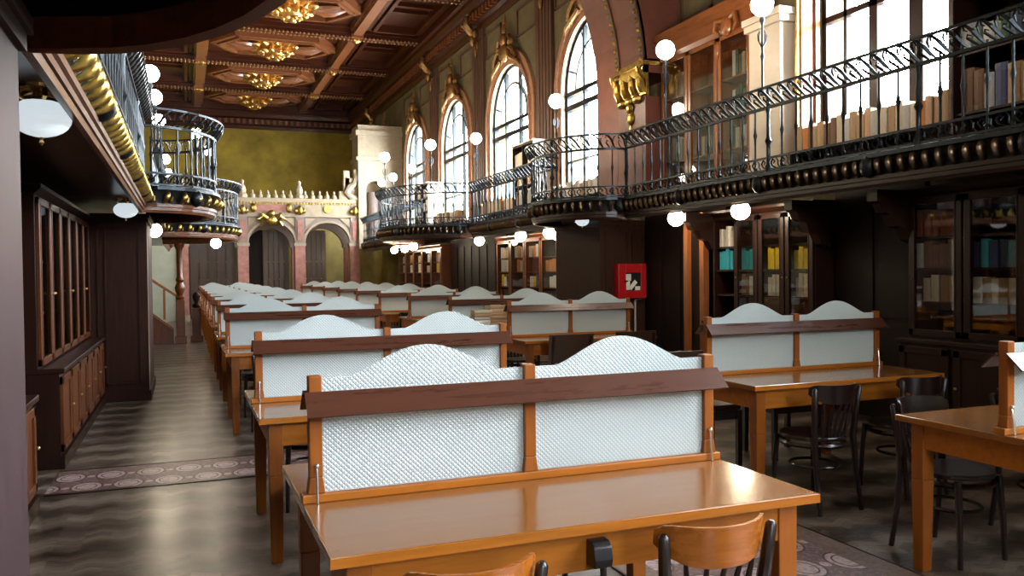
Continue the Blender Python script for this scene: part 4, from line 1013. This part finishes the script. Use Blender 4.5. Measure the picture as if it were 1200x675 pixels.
# ------------------------------------------------------------------ chairs
def make_chair(dark):
    """bentwood chair, origin on the floor at the seat centre, facing +y (back at -y)"""
    r = empty('bentwood_chair'); mf = M['chair_dark']; mb = M['chair_dark'] if dark else M['chair_back']
    n = 20; b = MB()
    seat = [(.20*math.cos(2*PI*i/n)*(1.0), .205*math.sin(2*PI*i/n)) for i in range(n)]
    b.prism([(x*1.0, y) for x, y in seat], lambda p,q,t: (p,q,t), .43, .455); b.build('seat', mf if dark else M['chair_back'], r, bevel=.006)
    b = MB(); b.tube([(.19*math.cos(2*PI*i/n), .195*math.sin(2*PI*i/n), .40) for i in range(n+1)], .016, 6, False); b.build('seat_ring', mf, r, smooth=True)
    for sx in (-1, 1):
        MB().tube([(sx*.15,.15,.43),(sx*.16,.165,.25),(sx*.165,.175,0)], [.018,.016,.013], 8).build('leg', mf, r, smooth=True)
        MB().tube([(sx*.165,-.235,0),(sx*.158,-.20,.25),(sx*.155,-.18,.45),(sx*.163,-.192,.60),(sx*.177,-.211,.755),(sx*.178,-.212,.765)], [.014,.017,.020,.020,.017,.008], 8).build('leg', mf, r, smooth=True)
    b = MB(); b.tube([(.14*math.cos(2*PI*i/n), .15*math.sin(2*PI*i/n)-.01, .26) for i in range(n+1)], .010, 6, False); b.build('stretcher', mf, r, smooth=True)
    # curved back band
    b = MB(); k = 16; ring = []
    def P(u, z, off):
        a = u*1.05; rad = .225+off
        return (rad*math.sin(a)*.93, -.04-rad*math.cos(a)*.98-(z-.68)*.16, z)
    vs = []
    for i in range(k+1):
        u = -1+2*i/k; top = .785; bot = .665+.06*abs(u)**3; 
        if abs(u) > .85: top -= .02*(abs(u)-.85)/.15; 
        vs += [P(u,bot,0),P(u,top,0),P(u,top,-.011),P(u,bot,-.011)]
    fs = []
    for i in range(k):
        for j in range(4): fs.append((i*4+j,(i+1)*4+j,(i+1)*4+(j+1)%4,i*4+(j+1)%4))
    fs += [(0,1,2,3),(k*4+3,k*4+2,k*4+1,k*4)]
    b.add(vs, fs); b.build('backrest', mb, r, smooth=True)
    for i in range(5):
        u = (i-2)/2; x0 = u*.085; x1 = u*.115
        MB().tube([(x0,-.175,.45),(x0*1.1,-.20,.56),(x1,-.034-.2205*math.sqrt(1-(x1/.209)**2),.70)], [.011,.012,.0045], 6).build('spindle', mf, r, smooth=True)
    return r
def make_square():
    r = empty('square_back_chair'); m = M['chair_dark']
    MB().box(-.21,.21,-.20,.20,.43,.475).build('seat', M['leather'], r, bevel=.015)
    for sx in (-1,1):
        MB().box(sx*.20-.018,sx*.20+.018,.16,.196,0,.43).build('leg', m, r)
        MB().taper((sx*.205,-.21,0),(.036,.04),(sx*.205,-.20,.45),(.036,.04)).taper((sx*.205,-.20,.45),(.036,.04),(sx*.205,-.25,.82),(.03,.028)).build('leg', m, r)
    MB().box(-.19,.19,.17,.185,.36,.43).box(-.19,.19,-.19,-.175,.36,.43).box(-.2,-.185,-.18,.17,.36,.43).box(.185,.2,-.18,.17,.36,.43).build('seat_rail', m, r)
    b = MB(); n = 8
    for i in range(n):
        u0, u1 = -1+2*i/n, -1+2*(i+1)/n
        q = lambda u, z, o: (u*.245, -.225-.025*(1-u*u)-(z-.55)*.1+o, z)
        b.add([q(u0,.55,0),q(u1,.55,0),q(u1,.84,0),q(u0,.84,0),q(u0,.55,.022),q(u1,.55,.022),q(u1,.84,.022),q(u0,.84,.022)], [(0,1,2,3),(7,6,5,4),(3,2,6,7),(0,4,5,1)] + ([(0,3,7,4)] if i == 0 else []) + ([(1,5,6,2)] if i == n-1 else []))
    b.build('backrest', M['leather'], r); return r
ch_h = make_chair(False); ch_d = make_chair(True); sq = make_square(); used = set()
def put_chair(src, x, y, rz, label, group):
    o = src if src.name not in used else copy_tree(src)
    used.add(src.name); o.location = (x, y, 0); o.rotation_euler = (0,0,rz); tag(o, label, 'chair', group); return o
GC = 'chairs pushed under the reading desks'
put_chair(ch_h, 1.392, 2.185, -.02, 'bentwood chair with glowing honey backrest at the front desk, beside the switch box', GC)
put_chair(ch_h, .635, 2.12, .04, 'bentwood chair with honey backrest at the front desk, aisle end', GC)
put_chair(ch_d, XLD+.42, YL[0]+DD+.04, PI, 'dark bentwood chair behind the front desk screen, aisle end', GC)
put_chair(ch_d, XLD+1.15, YL[0]+DD+.05, PI, 'dark bentwood chair behind the front desk screen, tile strip end', GC)
def seats(row, xd, ys, i, who, src_near, src_far, near=(1,1), far=(1,1)):
    for s, (flag, nm) in enumerate(zip(near, who)):
        if flag: put_chair(src_near, xd+(.40,1.17)[s], ys[i]+(-.05,.0)[s], random.uniform(-.06,.06), 'dark chair on the near side of the %s %s desk, %s' % (ORD[i+1], row, nm), GC)
    for s, (flag, nm) in enumerate(zip(far, who)):
        if flag: put_chair(src_far, xd+(.40,1.17)[s], ys[i]+DD+(.02,.05)[s], PI+random.uniform(-.06,.06), 'dark chair on the far side of the %s %s desk, %s' % (ORD[i+1], row, nm), GC)
for i in range(1, 6): seats('stair-side', XLD, YL, i, ('aisle end', 'tile strip end'), ch_d, ch_d)
seats('window-side', XRD, YR, 0, ('tile strip end', 'window end'), ch_d, ch_d, near=(0,0))
seats('window-side', XRD, YR, 1, ('tile strip end', 'window end'), ch_d, sq)
seats('window-side', XRD, YR, 2, ('tile strip end', 'window end'), sq, ch_d)
for i in range(3, 6): seats('window-side', XRD, YR, i, ('tile strip end', 'window end'), ch_d, ch_d)

# pile of old books on the fourth window-side desk
rnd = random.Random(3)
for stck, (sx, nb) in enumerate(((3.40,5),(3.62,6),(3.84,5))):
    z = DH
    for i in range(nb):
        t = rnd.uniform(.035,.055); cn = rnd.choice(['cream','tan','peach','tan','white','pale grey'])
        o = bpy.data.objects.new('book', BOOKME[cn]); COL.objects.link(o); o.scale = (.20*rnd.uniform(.95,1.1), t, .24); o.rotation_euler = (PI/2, 0, PI/2+rnd.uniform(-.06,.06)); 
        o.location = (sx+.12, YR[3]+.14+rnd.uniform(-.01,.01), z); z += t+.001
        # book lies flat: its thickness axis points up, spine to the reader
        tag(o, '%s old book, %s from bottom of the %s pile on the fourth window-side desk' % (cn, ORD[i+1], ('first','middle','last')[stck]), 'book', 'old books piled on the fourth window-side desk')
        NB[0] += 1
# folded paper on a far desk
o = tag(MB().prism([(-.12,0),(.12,0),(0,.30)], lambda p,q,t: (p,t,q), 0, .012).build('folded_card', M['paper'], loc=(.96, YL[10]+.3, DH)), 'small white folded card standing on the last stair-side desk', 'card')
for o in bpy.data.objects:
    if 'category' in o and len(o['label'].replace(',','').split()) > 16: print('LONG', o['label'])
print('BOOKS', NB[0], 'OBJ', len(bpy.data.objects))

# ------------------------------------------------------------------ light: daylight through the windows plus the lamps
w = bpy.data.worlds.new('sky'); scene.world = w; w.use_nodes = True; nt = w.node_tree; bg = nt.nodes['Background']
bg.inputs[0].default_value = (.92,.965,1.0,1); bg.inputs[1].default_value = 42.0
def portal(loc, rot, sx, sy):
    L = bpy.data.lights.new('window_portal', 'AREA'); L.shape = 'RECTANGLE'; L.size = sx; L.size_y = sy; L.cycles.is_portal = True
    o = bpy.data.objects.new('window_portal', L); COL.objects.link(o); o.location = loc; o.rotation_euler = rot
for yc, hw, zs, zp in ops: portal((XR+.5, yc, (zs+zp+hw)/2), (0, PI/2, 0), zp+hw-zs, 2*hw)
for xc, hw, zs, zp in NW: portal((xc, YN-.35, (zs+zp)/2), (PI/2, 0, 0), 2*hw, zp-zs)

# ------------------------------------------------------------------ camera
fwv = Vector((.36338302,.93141862,-.02030101)); rtv = Vector((.93147325,-.36364384,-.01098833)); upv = Vector((.01761707,.01491687,.99973353))
cam = bpy.data.cameras.new('camera'); co = bpy.data.objects.new('camera', cam); COL.objects.link(co)
R3 = Matrix((rtv, upv, -fwv)).transposed()
co.matrix_world = Matrix.Translation((0,0,1.49269)) @ R3.to_4x4()
cam.sensor_width = 36; cam.lens = 980.962/1200*36; cam.clip_start = .02; cam.clip_end = 200
scene.camera = co
scene.view_settings.view_transform = 'Standard'; scene.view_settings.look = 'None'; scene.view_settings.gamma = 1; scene.view_settings.use_curve_mapping = False
scene.view_settings.exposure = 0.4
cy = scene.cycles; cy.max_bounces = 8; cy.diffuse_bounces = 4; cy.glossy_bounces = 4; cy.transparent_max_bounces = 12; cy.sample_clamp_indirect = 8; cy.caustics_reflective = False; cy.caustics_refractive = False
